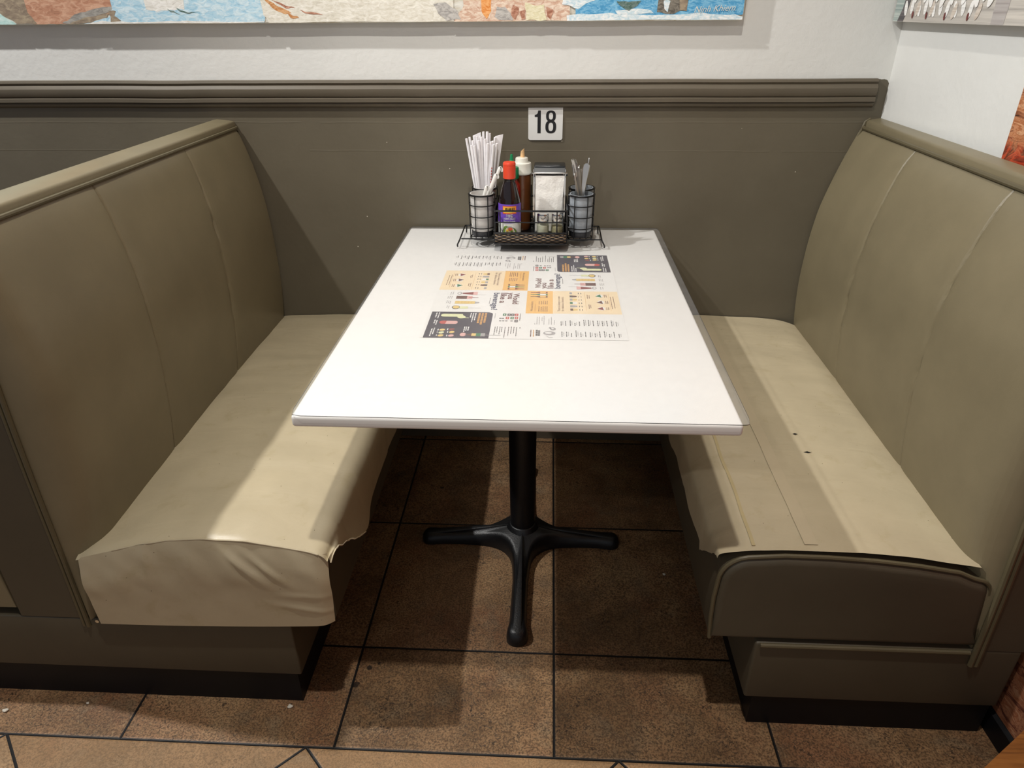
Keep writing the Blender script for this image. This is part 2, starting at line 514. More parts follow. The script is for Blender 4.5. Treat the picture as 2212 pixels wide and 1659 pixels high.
class MB:
    """collects geometry in world coordinates; build() links it as one mesh object"""
    def __init__(self):
        self.v = []
        self.f = []
        self.s = []
        self.slot = 0

    def add(self, verts, faces, slot=None, mtx=None):
        n = len(self.v)
        if mtx is not None:
            verts = [mtx @ Vector(p) for p in verts]
        self.v += [tuple(p) for p in verts]
        self.f += [tuple(i + n for i in f) for f in faces]
        self.s += [self.slot if slot is None else slot] * len(faces)

    def build(self, name, mats, parent=None, loc=None, angle=40, flat=False, fix=True):
        me = bpy.data.meshes.new(name)
        base = world_loc(parent) if parent else Vector(loc or (0, 0, 0))
        me.from_pydata([Vector(p) - base for p in self.v], [], self.f)
        if not isinstance(mats, (list, tuple)):
            mats = [mats]
        for m in mats:
            me.materials.append(MT[m] if isinstance(m, str) else m)
        me.polygons.foreach_set('material_index', self.s)
        if fix:
            bm = bmesh.new()
            bm.from_mesh(me)
            bmesh.ops.recalc_face_normals(bm, faces=bm.faces)
            bm.to_mesh(me)
            bm.free()
        me.polygons.foreach_set('use_smooth', [not flat] * len(me.polygons))
        if not flat:
            me.set_sharp_from_angle(angle=math.radians(angle))
        me.update()
        o = bpy.data.objects.new(name, me)
        COL.objects.link(o)
        if parent:
            o.parent = parent
        else:
            o.location = base
        return o

    # -- shapes
    def box(self, x0, x1, y0, y1, z0, z1, slot=None, mtx=None):
        v = [(x, y, z) for z in (z0, z1) for y in (y0, y1) for x in (x0, x1)]
        f = [(0, 2, 3, 1), (4, 5, 7, 6), (0, 1, 5, 4), (2, 6, 7, 3), (0, 4, 6, 2), (1, 3, 7, 5)]
        self.add(v, f, slot, mtx)
        return self

    def rbox(self, x0, x1, y0, y1, z0, z1, r, seg=4, slot=None, mtx=None, disp=None, sub=0):
        """box with rounded edges; sub adds extra grid lines, disp(p) may move each point"""
        bm = bmesh.new()
        cx, cy_, cz = (x0 + x1) / 2, (y0 + y1) / 2, (z0 + z1) / 2
        hx, hy, hz = (x1 - x0) / 2, (y1 - y0) / 2, (z1 - z0) / 2

        def line(h):
            a = [-(h - r) - r * math.cos(t * PI / 2 / seg) for t in range(seg)]
            mid = [-(h - r) + 2 * (h - r) * i / (sub + 1) for i in range(sub + 2)]
            return a + mid + [-q for q in reversed(a)]
        ls = (line(hx), line(hy), line(hz))
        hh = (hx, hy, hz)
        cache = {}
        verts = []
        faces = []

        def vid(p):
            k = tuple(round(q, 6) for q in p)
            if k not in cache:
                inner = Vector([max(-(h - r), min(h - r, q)) for q, h in zip(p, hh)])
                d = Vector(p) - inner
                if d.length > 1e-9:
                    q = inner + d.normalized() * r
                else:
                    q = inner
                q = Vector((q.x + cx, q.y + cy_, q.z + cz))
                if disp: q = disp(q)
                cache[k] = len(verts)
                verts.append(q)
            return cache[k]
        for ax in range(3):
            a, b = [i for i in range(3) if i != ax]
            for sgn in (-1, 1):
                A, B = ls[a], ls[b]
                for i in range(len(A) - 1):
                    for j in range(len(B) - 1):
                        q = []
                        for (ii, jj) in ((i, j), (i + 1, j), (i + 1, j + 1), (i, j + 1)):
                            p = [0, 0, 0]
                            p[ax] = sgn * hh[ax]
                            p[a] = A[ii]
                            p[b] = B[jj]
                            q.append(vid(p))
                        if len(set(q)) >= 3:
                            faces.append(tuple(dict.fromkeys(q)))
        bm.free()
        self.add(verts, faces, slot, mtx)
        return self

    def tube(self, pts, r, n=8, closed=False, slot=None, mtx=None, caps=True):
        pts = [Vector(p) for p in pts]
        m = len(pts)
        rr = r if isinstance(r, (list, tuple)) else [r] * m
        verts, faces = [], []
        prev = None
        for i, p in enumerate(pts):
            if closed:
                t = pts[(i + 1) % m] - pts[i - 1]
            else:
                t = pts[min(i + 1, m - 1)] - pts[max(i - 1, 0)]
            t.normalize()
            if prev is None:
                a = Vector((0, 0, 1)) if abs(t.z) < 0.9 else Vector((1, 0, 0))
                prev = (a - t * a.dot(t)).normalized()
            else:
                prev = (prev - t * prev.dot(t)).normalized()
            b = t.cross(prev)
            for k in range(n):
                an = 2 * PI * k / n
                verts.append(p + (prev * math.cos(an) + b * math.sin(an)) * rr[i])
        for i in range(m if closed else m - 1):
            j = (i + 1) % m
            for k in range(n):
                k2 = (k + 1) % n
                faces.append((i * n + k, i * n + k2, j * n + k2, j * n + k))
        if not closed and caps:
            faces.append(tuple(range(n - 1, -1, -1)))
            faces.append(tuple((m - 1) * n + k for k in range(n)))
        self.add(verts, faces, slot, mtx)
        return self

    def lathe(self, prof, cx, cy_, z0=0.0, n=32, slot=None, mtx=None, slots=None):
        verts, faces, sl = [], [], []
        for (r, z) in prof:
            for k in range(n):
                a = 2 * PI * k / n
                verts.append((cx + r * math.cos(a), cy_ + r * math.sin(a), z0 + z))
        for i in range(len(prof) - 1):
            for k in range(n):
                k2 = (k + 1) % n
                faces.append((i * n + k, i * n + k2, (i + 1) * n + k2, (i + 1) * n + k))
        if prof[0][0] > 1e-6: faces.append(tuple(range(n - 1, -1, -1)))
        if prof[-1][0] > 1e-6: faces.append(tuple((len(prof) - 1) * n + k for k in range(n)))
        self.add(verts, faces, slot, mtx)
        return self

    def prism(self, poly, to3, d0, d1, slot=None):
        """poly of 2D points; to3(a,b,d) -> 3D"""
        n = len(poly)
        v = [to3(a, b, d0) for a, b in poly] + [to3(a, b, d1) for a, b in poly]
        f = [tuple(range(n)), tuple(range(2 * n - 1, n - 1, -1))]
        for i in range(n):
            j = (i + 1) % n
            f.append((i, i + n, j + n, j))
        self.add(v, f, slot)
        return self

    def grid(self, nu, nv, fn, slot=None, slotfn=None):
        v = [fn(i / (nu - 1), j / (nv - 1)) for i in range(nu) for j in range(nv)]
        n0 = len(self.v)
        for i in range(nu - 1):
            for j in range(nv - 1):
                s = slotfn((i + .5) / (nu - 1), (j + .5) / (nv - 1)) if slotfn else (self.slot if slot is None else slot)
                self.f.append((n0 + i * nv + j, n0 + (i + 1) * nv + j, n0 + (i + 1) * nv + j + 1, n0 + i * nv + j + 1))
                self.s.append(s)
        self.v += [tuple(p) for p in v]
        return self

    def poly(self, pts, slot=None, mtx=None):
        self.add(pts, [tuple(range(len(pts)))], slot, mtx)
        return self


def smooth_path(ctrl, n):
    """Catmull-Rom through the control points, n samples"""
    P = [np.array(c, float) for c in ctrl]
    P = [2 * P[0] - P[1]] + P + [2 * P[-1] - P[-2]]
    segs = len(P) - 3
    out = []
    for k in range(n):
        t = k / (n - 1) * segs
        i = min(int(t), segs - 1)
        u = t - i
        p0, p1, p2, p3 = P[i:i + 4]
        out.append(0.5 * ((2 * p1) + (-p0 + p2) * u + (2 * p0 - 5 * p1 + 4 * p2 - p3) * u * u + (-p0 + 3 * p1 - 3 * p2 + p3) * u ** 3))
    return out


def interp(x, xs, ys):
    return float(np.interp(x, xs, ys))


def nz(x, y, z=0.0, s=1.0):
    return noise.noise(Vector((x * s, y * s, z * s)))


def text_geo(body, bold=0.0):
    """outline of a word as flat mesh data in its own plane, bounding box normalised to 0..1"""
    cu = bpy.data.curves.new('word', 'FONT')
    cu.body = body
    cu.size = 1.0
    cu.offset = bold
    cu.resolution_u = 3
    ob = bpy.data.objects.new('word', cu)
    COL.objects.link(ob)
    dg = bpy.context.evaluated_depsgraph_get()
    dg.update()
    me = bpy.data.meshes.new_from_object(ob.evaluated_get(dg))
    v = [tuple(p.co) for p in me.vertices]
    f = [tuple(p.vertices) for p in me.polygons]
    bpy.data.objects.remove(ob)
    bpy.data.curves.remove(cu)
    bpy.data.meshes.remove(me)
    return v, f


def add_text(mb, body, fn, slot, bold=0.0, ref=None):
    """fn(u, v) maps text coordinates (u 0..1 along the word, v in cap heights) to 3D"""
    v, f = text_geo(body, bold)
    if not v: return
    x0 = min(p[0] for p in v)
    x1 = max(p[0] for p in v)
    cap = 0.72 if ref is None else ref
    mb.add([fn((p[0] - x0) / (x1 - x0), p[1] / cap) for p in v], f, slot)


# ------------------------------------------------------------------ the room
def wallx(y):
    return 0.9228 - 0.0365 * y


mb = MB()
mb.box(-3.2, 1.3, -4.2, 0.12, -0.06, 0.0)
tag(mb.build('floor', 'floor', flat=True), kind='structure')
mb = MB()
mb.box(-3.2, 1.3, -4.4, 0.12, 3.32, 3.38)
tag(mb.build('ceiling', 'ceil', flat=True), kind='structure')

mb = MB()   # back wall, brown below the rail, white above
ZT = 1.1625
edge = []
for k in range(13):     # the hand-painted corner of the brown paint
    a = k / 12
    edge.append((0.892 + 0.0315 * a, ZT - 0.0015 + 0.0016 * nz(a * 9, 2.1) - (0.011 * max(0, (a - 0.6) / 0.4) ** 2)))
low = [(-3.2, 0.0), (0.9235, 0.0)] + [(0.9235, edge[-1][1])] + edge[::-1][1:] + [(-3.2, ZT)]
mb.poly([(a, 0, b) for a, b in low], 1)
mb.poly([(a, 0, b) for a, b in edge] + [(0.9235, 0, 3.34), (-3.2, 0, 3.34), (-3.2, 0, ZT)], 0)
mb.box(-3.2, 1.0, 0.001, 0.12, 0, 3.34, 0)
tag(mb.build('wall_back', ['wall_white', 'wall_brown'], flat=True, fix=False), kind='structure')

mb = MB()
v = [(wallx(0.05), 0.05, 0), (wallx(-3.8), -3.8, 0), (wallx(-3.8) + .1, -3.8, 0), (wallx(0.05) + .1, 0.05, 0)]
v += [(a, b, 3.34) for a, b, c in v]
mb.add(v, [(0, 1, 2, 3), (4, 7, 6, 5), (0, 4, 5, 1), (1, 5, 6, 2), (2, 6, 7, 3), (3, 7, 4, 0)])
tag(mb.build('wall_right', 'wall_white', flat=True), kind='structure')

mb = MB()   # moulded chair rail
prof = [(0, 1.1635), (-.012, 1.1625), (-.0145, 1.1565), (-.0105, 1.151), (-.0145, 1.148), (-.0185, 1.141), (-.019, 1.131), (-.0155, 1.122),
        (-.0115, 1.119), (-.0165, 1.116), (-.0165, 1.107), (-.010, 1.105), (-.0125, 1.101), (-.0105, 1.096), (-.0045, 1.092), (0, 1.091)]
mb.grid(61, len(prof), lambda u, w: ((-3.2 + u * 4.09) + 0.003 * nz(w * 30, u * 3),) + (prof[int(round(w * (len(prof) - 1)))][0], prof[int(round(w * (len(prof) - 1)))][1] + 0.0012 * nz(u * 30, 0.5)))
mb.poly([(0.89 + 0.002 * nz(k * 1.7, 9), a, b) for k, (a, b) in enumerate(prof)])
tag(mb.build('trim_1', 'rail', angle=25), kind='structure')

mb = MB()   # low black skirting on the right wall, in front of the bench
mb.poly([(wallx(-1.0) - .012, -1.0, 0), (wallx(-3.6) - .012, -3.6, 0), (wallx(-3.6) - .012, -3.6, .05), (wallx(-1.0) - .012, -1.0, .05)])
mb.poly([(wallx(-1.0) - .012, -1.0, .05), (wallx(-3.6) - .012, -3.6, .05), (wallx(-3.6), -3.6, .055), (wallx(-1.0), -1.0, .055)])
tag(mb.build('baseboard_right', 'kick', flat=True), kind='structure')

# printed mural panel on the right wall
mb = MB()
ya, yb_ = -0.551, -3.4
v = []
for z in (0.056, 2.3):
    for y in (ya, yb_):
        for d in (0.0005, 0.004):
            v.append((wallx(y) - d, y, z))
mb.add(v, [(0, 1, 3, 2), (4, 6, 7, 5), (0, 4, 5, 1), (2, 3, 7, 6), (1, 5, 7, 3), (0, 2, 6, 4)])
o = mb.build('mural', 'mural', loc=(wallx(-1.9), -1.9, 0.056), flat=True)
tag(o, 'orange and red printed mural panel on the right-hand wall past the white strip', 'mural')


# ------------------------------------------------------------------ long canvas painting on the back wall
def blob(pts, k=5, jit=0.004, seed=0.0):
    out = []
    n = len(pts)
    for i in range(n):
        a, b = Vector(pts[i] + (0,)), Vector(pts[(i + 1) % n] + (0,))
        for t in range(k):
            q = a.lerp(b, t / k)
            out.append((q.x + jit * nz(q.x * 60, q.y * 60, seed), q.y + jit * nz(q.x * 60, q.y * 60, seed + 9)))
    return out


root = thing('canvas_painting', 'long blue and white landscape canvas hanging above the brown chair rail', 'painting', (-0.6, -0.02, 1.303))
XL, XR, ZB, ZTOP, YF = -2.2, 0.5095, 1.3030, 1.80, -0.026
mb = MB()
mb.rbox(XL, XR, YF, -0.004, ZB, ZTOP, 0.004, 3)
o = mb.build('canvas', paint_mat('pale_canvas_paint', 'd8d0bc', 'eceae0', 22), root)


def px(p): return 0.0209 + (p - 1208) * 0.00123


def pz(p): return 1.3045 + (43 - p) * 0.00105


PC = {}
PAINT = [('b8dcd6', 'd6ece6'), ('8c7c6a', 'a89880'), ('b88468', 'd0a488'), ('8a8680', 'a8a49c'), ('a8d0e4', 'd0e4ec'), ('e0ddd4', 'f0eee8'),
         ('c08048', 'd8a878'), ('dcd6c6', 'ece8dc'), ('a09c98', 'c4c0ba'), ('e08838', 'f0b070'), ('d0a890', 'e8d4c0'), ('a06850', 'c89880'),
         ('4a9ccc', '84c0e0'), ('c8e0ea', 'f0f4f4'), ('5c5850', '8a8478'), ('4c6a60', '7a8c88'), ('e0d8b0', 'ece6c8')]
mats = [paint_mat('oil_paint_%s' % a, a, b, 30 + 3 * i) for i, (a, b) in enumerate(PAINT)]
SH = [  # colour, corner points in picture columns and rows of the lowest strip
    (0, [(-400, -480), (20, -480), (0, 12), (36, 43), (-400, 46)]),
    (2, [(20, -480), (330, -480), (290, 6), (240, 24), (150, 43), (80, 44), (40, 20)]),
    (1, [(-60, -480), (60, -480), (70, 15), (85, 43), (40, 44), (0, 8)]),
    (3, [(140, 40), (180, 20), (240, 6), (290, 2), (280, 12), (200, 28), (160, 42)]),
    (1, [(150, 42), (200, 28), (250, 18), (242, 35), (190, 42)]),
    (4, [(250, -480), (720, -480), (600, 10), (590, 42), (190, 43), (245, 32), (262, 12)]),
    (5, [(320, -480), (460, -480), (420, 10), (360, 16), (335, 12)]),
    (1, [(252, 14), (268, 16), (262, 26), (275, 34), (268, 40), (250, 40), (254, 28)]),
    (5, [(190, 42), (230, 36), (300, 40), (420, 38), (590, 40), (590, 43), (190, 43)]),
    (15, [(380, 10), (395, 16), (410, 24), (402, 22), (388, 17)]),
    (15, [(400, 8), (425, 18), (448, 22), (430, 22), (405, 13)]),
    (7, [(560, -480), (1010, -480), (1000, 44), (600, 43), (590, 16)]),
    (6, [(595, -20), (622, 4), (652, 22), (640, 24), (610, 10)]),
    (11, [(610, -10), (650, 6), (662, 12), (640, 10)]),
    (6, [(642, 22), (664, 28), (668, 33), (650, 31)]),
    (11, [(672, 16), (700, 20), (718, 26), (700, 26), (680, 20)]),
    (10, [(1005, -480), (1250, -480), (1245, 44), (1000, 44), (1020, 10)]),
    (8, [(958, 4), (985, 2), (1010, 20), (1015, 40), (985, 40), (970, 24)]),
    (9, [(1055, -480), (1082, -60), (1078, 20), (1068, 38), (1060, 20)]),
    (8, [(1094, 12), (1110, 14), (1128, 40), (1095, 41), (1085, 34)]),
    (11, [(1125, 8), (1138, 14), (1132, 40), (1120, 30)]),
    (11, [(1195, 14), (1210, 18), (1208, 40), (1198, 34)]),
    (11, [(1140, 20), (1152, 18), (1152, 40), (1142, 40)]),
    (16, [(1150, 4), (1190, 10), (1195, 40), (1155, 40)]),
    (12, [(1245, -480), (1700, -480), (1700, 30), (1600, 34), (1480, 36), (1300, 34), (1256, 30)]),
    (13, [(1240, 30), (1330, 28), (1420, 32), (1500, 28), (1607, 33), (1607, 43), (1240, 43)]),
    (13, [(1230, -30), (1310, -10), (1262, 16), (1228, 6)]),
    (13, [(1340, 20), (1400, 18), (1420, 28), (1345, 30)]),
    (14, [(1422, -60), (1490, -60), (1486, 24), (1450, 31), (1428, 26)]),
    (1, [(1468, -30), (1490, -30), (1486, 22), (1472, 20)]),
    (15, [(1340, 2), (1390, 2), (1384, 12), (1368, 22), (1350, 12)]),
    (13, [(1440, 0), (1452, 2), (1448, 26), (1440, 20)]),
]
mb = MB()
for i, (c, pts) in enumerate(SH):
    pts = [(max(XL + .002, min(XR - .003, px(a))), min(ZTOP - .004, max(ZB + .0015, pz(b)))) for a, b in pts]
    q = blob(pts, 6, 0.0045, i * 3.7)
    d = 0.0004 + 0.00012 * i
    q = [(max(XL + .002, min(XR - .003, a)), min(ZTOP - .004, max(ZB + .0015, b))) for a, b in q]
    mb.poly([(a, YF - d, b) for a, b in q], c)
add_text(mb, 'Ninh Khiem', lambda u, w: (px(1502 + u * 82 + w * 4), YF - 0.0052, pz(27 - w * 14 - u * 4)), len(mats), 0.0)
mb.build('painted_scene', mats + ['label_white'], o, flat=True, fix=False)

# ------------------------------------------------------------------ flower canvas on the right wall
root = thing('flower_canvas', 'grey canvas with white flower petals on the white side wall near the corner', 'painting', (0.91, -0.27, 1.2975))


def cx_(y, d): return wallx(y) - d


mb = MB()
Y0, Y1, Z0, Z1, TH = -0.004, -0.545, 1.2975, 1.72, 0.029
v = [(cx_(y, d), y, z) for z in (Z0, Z1) for y in (Y0, Y1) for d in (0.001, TH)]
mb.add(v, [(0, 1, 3, 2), (4, 6, 7, 5), (0, 4, 5, 1), (2, 3, 7, 6), (1, 5, 7, 3), (0, 2, 6, 4)])
can = mb.build('canvas', paint_mat('grey_beige_paint', 'b0aaa2', 'cdc6bc', 24), root, flat=True)
fm = [paint_mat('petal_white', 'e2e0dc', 'f0eeea', 60), paint_mat('stem_grey', '4e4a4c', '6a6464', 40), paint_mat('flower_red', '5a2420', '7a3a34', 90),
      paint_mat('teal_grey', '8e9c98', 'b0b8b2', 50), paint_mat('petal_beige', 'c2b4a6', 'd6ccc0', 60), paint_mat('warm_grey', 'a49c98', 'b6b0ac', 30)]
mb = MB()


def fpt(a, b, d):      # a: 0..1 along the canvas from the corner, b: height above the lower edge
    y = Y0 + (Y1 - Y0) * a
    return (cx_(y, TH + d), y, Z0 + b)


def ell(a, b, ra, rb, rot, slot, d, n=20):
    pts = []
    for k in range(n):
        t = 2 * PI * k / n
        ex, ez = ra * math.cos(t), rb * math.sin(t)
        pts.append(fpt(a + (ex * math.cos(rot) - ez * math.sin(rot)) / 0.541, max(0.001, b + ex * math.sin(rot) + ez * math.cos(rot)), d))
    mb.poly(pts, slot)


mb.poly([fpt(*p, .0004) for p in [(0.002, .001), (0.06, .001), (0.10, .06), (0.14, .42), (0.002, .42)]], 3)
mb.poly([fpt(*p, .0006) for p in [(0.045, .001), (0.10, .001), (0.125, .03), (0.20, .2), (0.26, .42), (0.19, .42), (0.12, .15), (0.075, .03)]], 1)
mb.poly([fpt(*p, .0004) for p in [(0.78, .001), (0.86, .001), (0.9, .42), (0.76, .42)]], 5)
for fa, fb, n in ((0.16, .008, 3), (0.28, .007, 3), (0.43, .006, 4), (0.60, .006, 4)):
    for k in range(n):
        rot = (k - (n - 1) / 2) * 0.42
        ell(fa + 0.055 * (k - (n - 1) / 2), fb + .026 - .004 * abs(k - 1), .0075, .017, rot * -0.6, 0 if k != n - 1 else 4, .0008 + .0001 * k)
    ell(fa + .02, fb + .008, .004, .008, 0, 2, .0014)
for fa, fb in ((0.36, .05), (0.52, .055), (0.22, .06), (0.7, .05)):
    for k in range(3):
        ell(fa + .05 * (k - 1), fb + .012 * (k % 2), .009, .02, (k - 1) * -.4, 0, .0018 + .0001 * k)
mb.build('painted_flowers', fm, can, flat=True, fix=False)

# ------------------------------------------------------------------ table number sign
root = thing('table_number_sign', 'white square plastic sign reading 18 on the brown wall above the table', 'sign', (0.008, -0.003, 1.0535))
mb = MB()
SX, SZ, SS = -0.0402, 1.0056, 0.0962
pts = []
for (ca, cb, a0) in ((SX + SS - .006, SZ + .006, -90), (SX + SS - .006, SZ + SS - .006, 0), (SX + .006, SZ + SS - .006, 90), (SX + .006, SZ + .006, 180)):
    for k in range(6):
        a = math.radians(a0 + k * 18)
        pts.append((ca + .006 * math.cos(a), cb + .006 * math.sin(a)))
mb.prism(pts, lambda a, b, d: (a, d, b), -0.0008, -0.0035)
plate = mb.build('plate', 'sign_white', root)
mb = MB()


def sg(a, b): return (SX + SS * a, -0.0039, SZ + SS * (1 - b))


mb.poly([sg(*p) for p in [(.268, .81), (.268, .36), (.185, .36), (.185, .305), (.235, .293), (.268, .262), (.285, .185), (.362, .185), (.362, .81)]])


def ring8(cx, cz, rx, rz, t, n=36, tz=None, lift=0.0):
    tz = tz or t
    v, f = [], []
    for k in range(n):
        a = 2 * PI * k / n
        ca, sa = math.cos(a), math.sin(a)
        e = 2.5
        c1 = math.copysign(abs(ca) ** (2 / e), ca)
        s1 = math.copysign(abs(sa) ** (2 / e), sa)
        for q in (sg(cx + rx * c1, cz + rz * s1), sg(cx + (rx - t) * c1, cz + (rz - tz) * s1)):
            v.append((q[0], q[1] - lift, q[2]))
    for k in range(n):
        j = (k + 1) % n
        f.append((2 * k, 2 * j, 2 * j + 1, 2 * k + 1))
    mb.add(v, f)


ring8(.655, .337, .142, .152, .082, tz=.058)
ring8(.655, .632, .157, .178, .088, tz=.060, lift=.00015)
mb.build('number_eighteen', 'ink', plate, flat=True, fix=False)
mb = MB()
mb.lathe([(.0, .0), (.0012, .0004), (.0016, .0012)], 0, 0, 0, 10, mtx=Matrix.Translation((.008, -.0036, 1.0945)) @ Matrix.Rotation(PI / 2, 4, 'X'))
mb.build('nail', 'chrome', plate)


# ------------------------------------------------------------------ benches
def seam_fac(y, seams):
    g = 0.0
    for s in seams:
        d = abs(y - s)
        if d < 0.03:
            g = max(g, math.exp(-(d / 0.0019) ** 2) * 1.0 + 0.42 * math.exp(-(d / 0.016) ** 2))
    return g


def upholstered_back(prof, xback, y_front, seam_bot, seam_top, sgn):
    """front face of the back, prof = [(z, x)], sgn +1 when the face looks to +x"""
    zs = [p[0] for p in prof]
    ctrl = smooth_path([(p[0], p[1]) for p in prof], 120)
    cz = [c[0] for c in ctrl]
    cxs = [c[1] for c in ctrl]
    mb = MB()
    ys = []
    n = 150
    base = [y_front * (i / n) for i in range(n + 1)]
    extra = []
    for s in list(seam_bot) + list(seam_top):
        extra += [s + d for d in (-.02, -.012, -.008, -.005, -.003, -.0015, 0, .0015, .003, .005, .008, .012, .02)]
    extra += [y_front + d for d in (0.001, .003, .006, .01, .015, .022, .03, .04)] + [-.001, -.003, -.006, -.01, -.015]
    ys = sorted(set(round(q, 4) for q in base + extra), reverse=True)
    nz_ = 70

    def fn(u, w):
        z = zs[0] + (zs[-1] - zs[0]) * u
        y = ys[int(round(w * (len(ys) - 1)))]
        x = interp(z, cz, cxs)
        th = (x - xback) * sgn
        de = y - y_front
        r1 = 0.085
        g = 1.0
        if de < r1:
            q = 1 - de / r1
            g = (1 - q ** 2.6) ** (1 / 2.2)
        r0 = 0.016
        if -y < r0:
            q = 1 - (-y) / r0
            g = min(g, 0.55 + 0.45 * math.sqrt(max(0, 1 - q * q)))
        t = (z - 0.45) / 0.6
        seams = [a + (b - a) * t for a, b in zip(seam_bot, seam_top)]
        x = xback + sgn * th * g
        fade = min(1, max(0, (zs[-1] - z) / 0.03))
        x -= sgn * 0.0050 * seam_fac(y, seams) * g * (0.4 + 0.6 * fade)
        x += sgn * 0.0022 * nz(y * 5, z * 5, 3.3) * g
        return (x, y, z)
    mb.grid(nz_, len(ys), fn)
    return mb


def arc_pts(cx, cz, r, a0, a1, n):
    return [(cx + r * math.cos(math.radians(a0 + (a1 - a0) * k / n)), cz + r * math.sin(math.radians(a0 + (a1 - a0) * k / n))) for k in range(n + 1)]


def loft_y(mb, poly, stations, slot=None):
    """poly cross-section in x,z; stations = [(y, inset)]"""
    n = len(poly)
    cx = sum(p[0] for p in poly) / n
    cz = sum(p[1] for p in poly) / n
    v, f = [], []
    for y, ins in stations:
        for i, (a, b) in enumerate(poly):
            p0, p1 = poly[i - 1], poly[(i + 1) % n]
            t = Vector((p1[0] - p0[0], p1[1] - p0[1]))
            nrm = Vector((-t.y, t.x)).normalized()
            if nrm.dot(Vector((cx - a, cz - b))) < 0: nrm = -nrm
            v.append((a + nrm.x * ins, y, b + nrm.y * ins))
    m = len(stations)
    for i in range(m - 1):
        for k in range(n):
            k2 = (k + 1) % n
            f.append((i * n + k, i * n + k2, (i + 1) * n + k2, (i + 1) * n + k))
    f.append(tuple(range(n - 1, -1, -1)))
    f.append(tuple((m - 1) * n + k for k in range(n)))
    mb.add(v, f, slot)


# ---- left bench (double-sided)
YL = -1.081
root = thing('booth_bench', 'olive brown booth bench left of the table with a tan cover wrapped over its seat', 'bench', (-0.75, -0.54, 0.0))
mb = MB()
mb.box(-1.60, -0.4965, -1.077, 0.0, 0.0, 0.088)
mb.build('kick_plate', 'kick', root, flat=True)
mb = MB()
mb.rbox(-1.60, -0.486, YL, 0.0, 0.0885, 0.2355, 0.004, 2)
mb.build('seat_base', 'base_vinyl', root)
mb = MB()   # body of the back, hidden inside, and its end panel
body = [(-.909, .236), (-.906, .5), (-.898, .77), (-.886, 1.0), (-.884, 1.035), (-.945, 1.035), (-.965, .95), (-1.052, .50), (-1.054, .236)]
mb.prism(body, lambda a, b, d: (a, d, b), -1.07, 0.0)
loft_y(mb, body, [(-1.0701, 0.0), (-1.078, 0.0), (YL, .003)])
mb.build('back_frame', 'base_vinyl', root)
PROFL = [(.225, -.890), (.34, -.853), (.46, -.832), (.56, -.8225), (.67, -.8195), (.78, -.8225), (.88, -.8335), (.965, -.852), (1.015, -.8675), (1.036, -.880)]
mb = upholstered_back(PROFL, -.906, YL, (-.385, -.752), (-.325, -.712), 1)
bk = mb.build('backrest', 'vinyl', root, angle=60)
mb = MB()
cap = [(-.8790, 1.037), (-.8796, 1.0500), (-.8812, 1.0545), (-.8860, 1.0568), (-.930, 1.0612), (-.942, 1.059), (-.948, 1.050), (-.948, 1.036)]
loft_y(mb, cap, [(0.0, 0.002), (-.004, 0), (-1.075, 0), (YL - .002, .003)])
mb.build('top_cap', 'vinyl', root, angle=50)
mb = MB()
mb.tube([(-.8760, -.008, 1.0385), (-.8760, -1.083, 1.0385)], .0045, 8)
edge_l = [(-.912, .217), (-.908, .40), (-.904, .6), (-.898, .77), (-.889, .95), (-.881, 1.03)]
mb.tube([(c[0], YL - .002, c[1]) for c in smooth_path(edge_l, 30)], .0045, 8)
mb.tube([(c[0] - .010, YL - .001, c[1]) for c in smooth_path(edge_l, 30)], .0035, 8)
mb.tube([(-.8885, -.006, 1.055), (-.880, -.006, 1.045), (-.8815, -.006, 1.02), (-.868, -.006, .985), (-.848, -.006, .93)], .0028, 6)
mb.build('welt_piping', 'welt', root)

CREASE = ([-.874, -.868, -.80, -.743, -.68, -.62, -.534, -.457, -.42, -.397, -.37], [.405, .412, .432, .449, .462, .467, .465, .451, .444, .436, .43])


def seat_l(x, y):
    fr = interp(x, *CREASE)
    bk_ = interp(x, [-.87, -.838, -.75, -.6, -.45, -.40, -.37], [.440, .4535, .4575, .4605, .458, .452, .44])
    t = min(1, max(0, (-y - 0.25) / 0.8)) ** 1.6
    r = max(0, (-y - 1.062) / .026)
    return bk_ * (1 - t) + fr * t - .006 * r * r


mb = MB()
cs = [(-.865, .246), (-.865, .35), (-.85, .375), (-.82, .395), (-.70, .43), (-.55, .44), (-.46, .437)] + arc_pts(-.452, .378, .056, 75, 0, 6) + [(-.3945, .32), (-.3955, .246)]
loft_y(mb, cs, [(0.0, 0.0), (-1.05, 0.0), (-1.068, .002), (-1.078, .007), (-1.084, .016)])
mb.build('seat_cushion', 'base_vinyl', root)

mb = MB()   # loose tan cover
TOPX = [-.880, -.872, -.85, -.82, -.78, -.74, -.70, -.66, -.62, -.58, -.54, -.50, -.47, -.445, -.425]
NL = 60


def zdl(y):
    zd = .345 + .010 * nz(y * 9, 1.2)
    if y < -.90: zd = .345 + (.437 - .345) * min(1, (-y - .90) / .18) ** 1.1 + .004 * nz(y * 60, 4)
    return zd


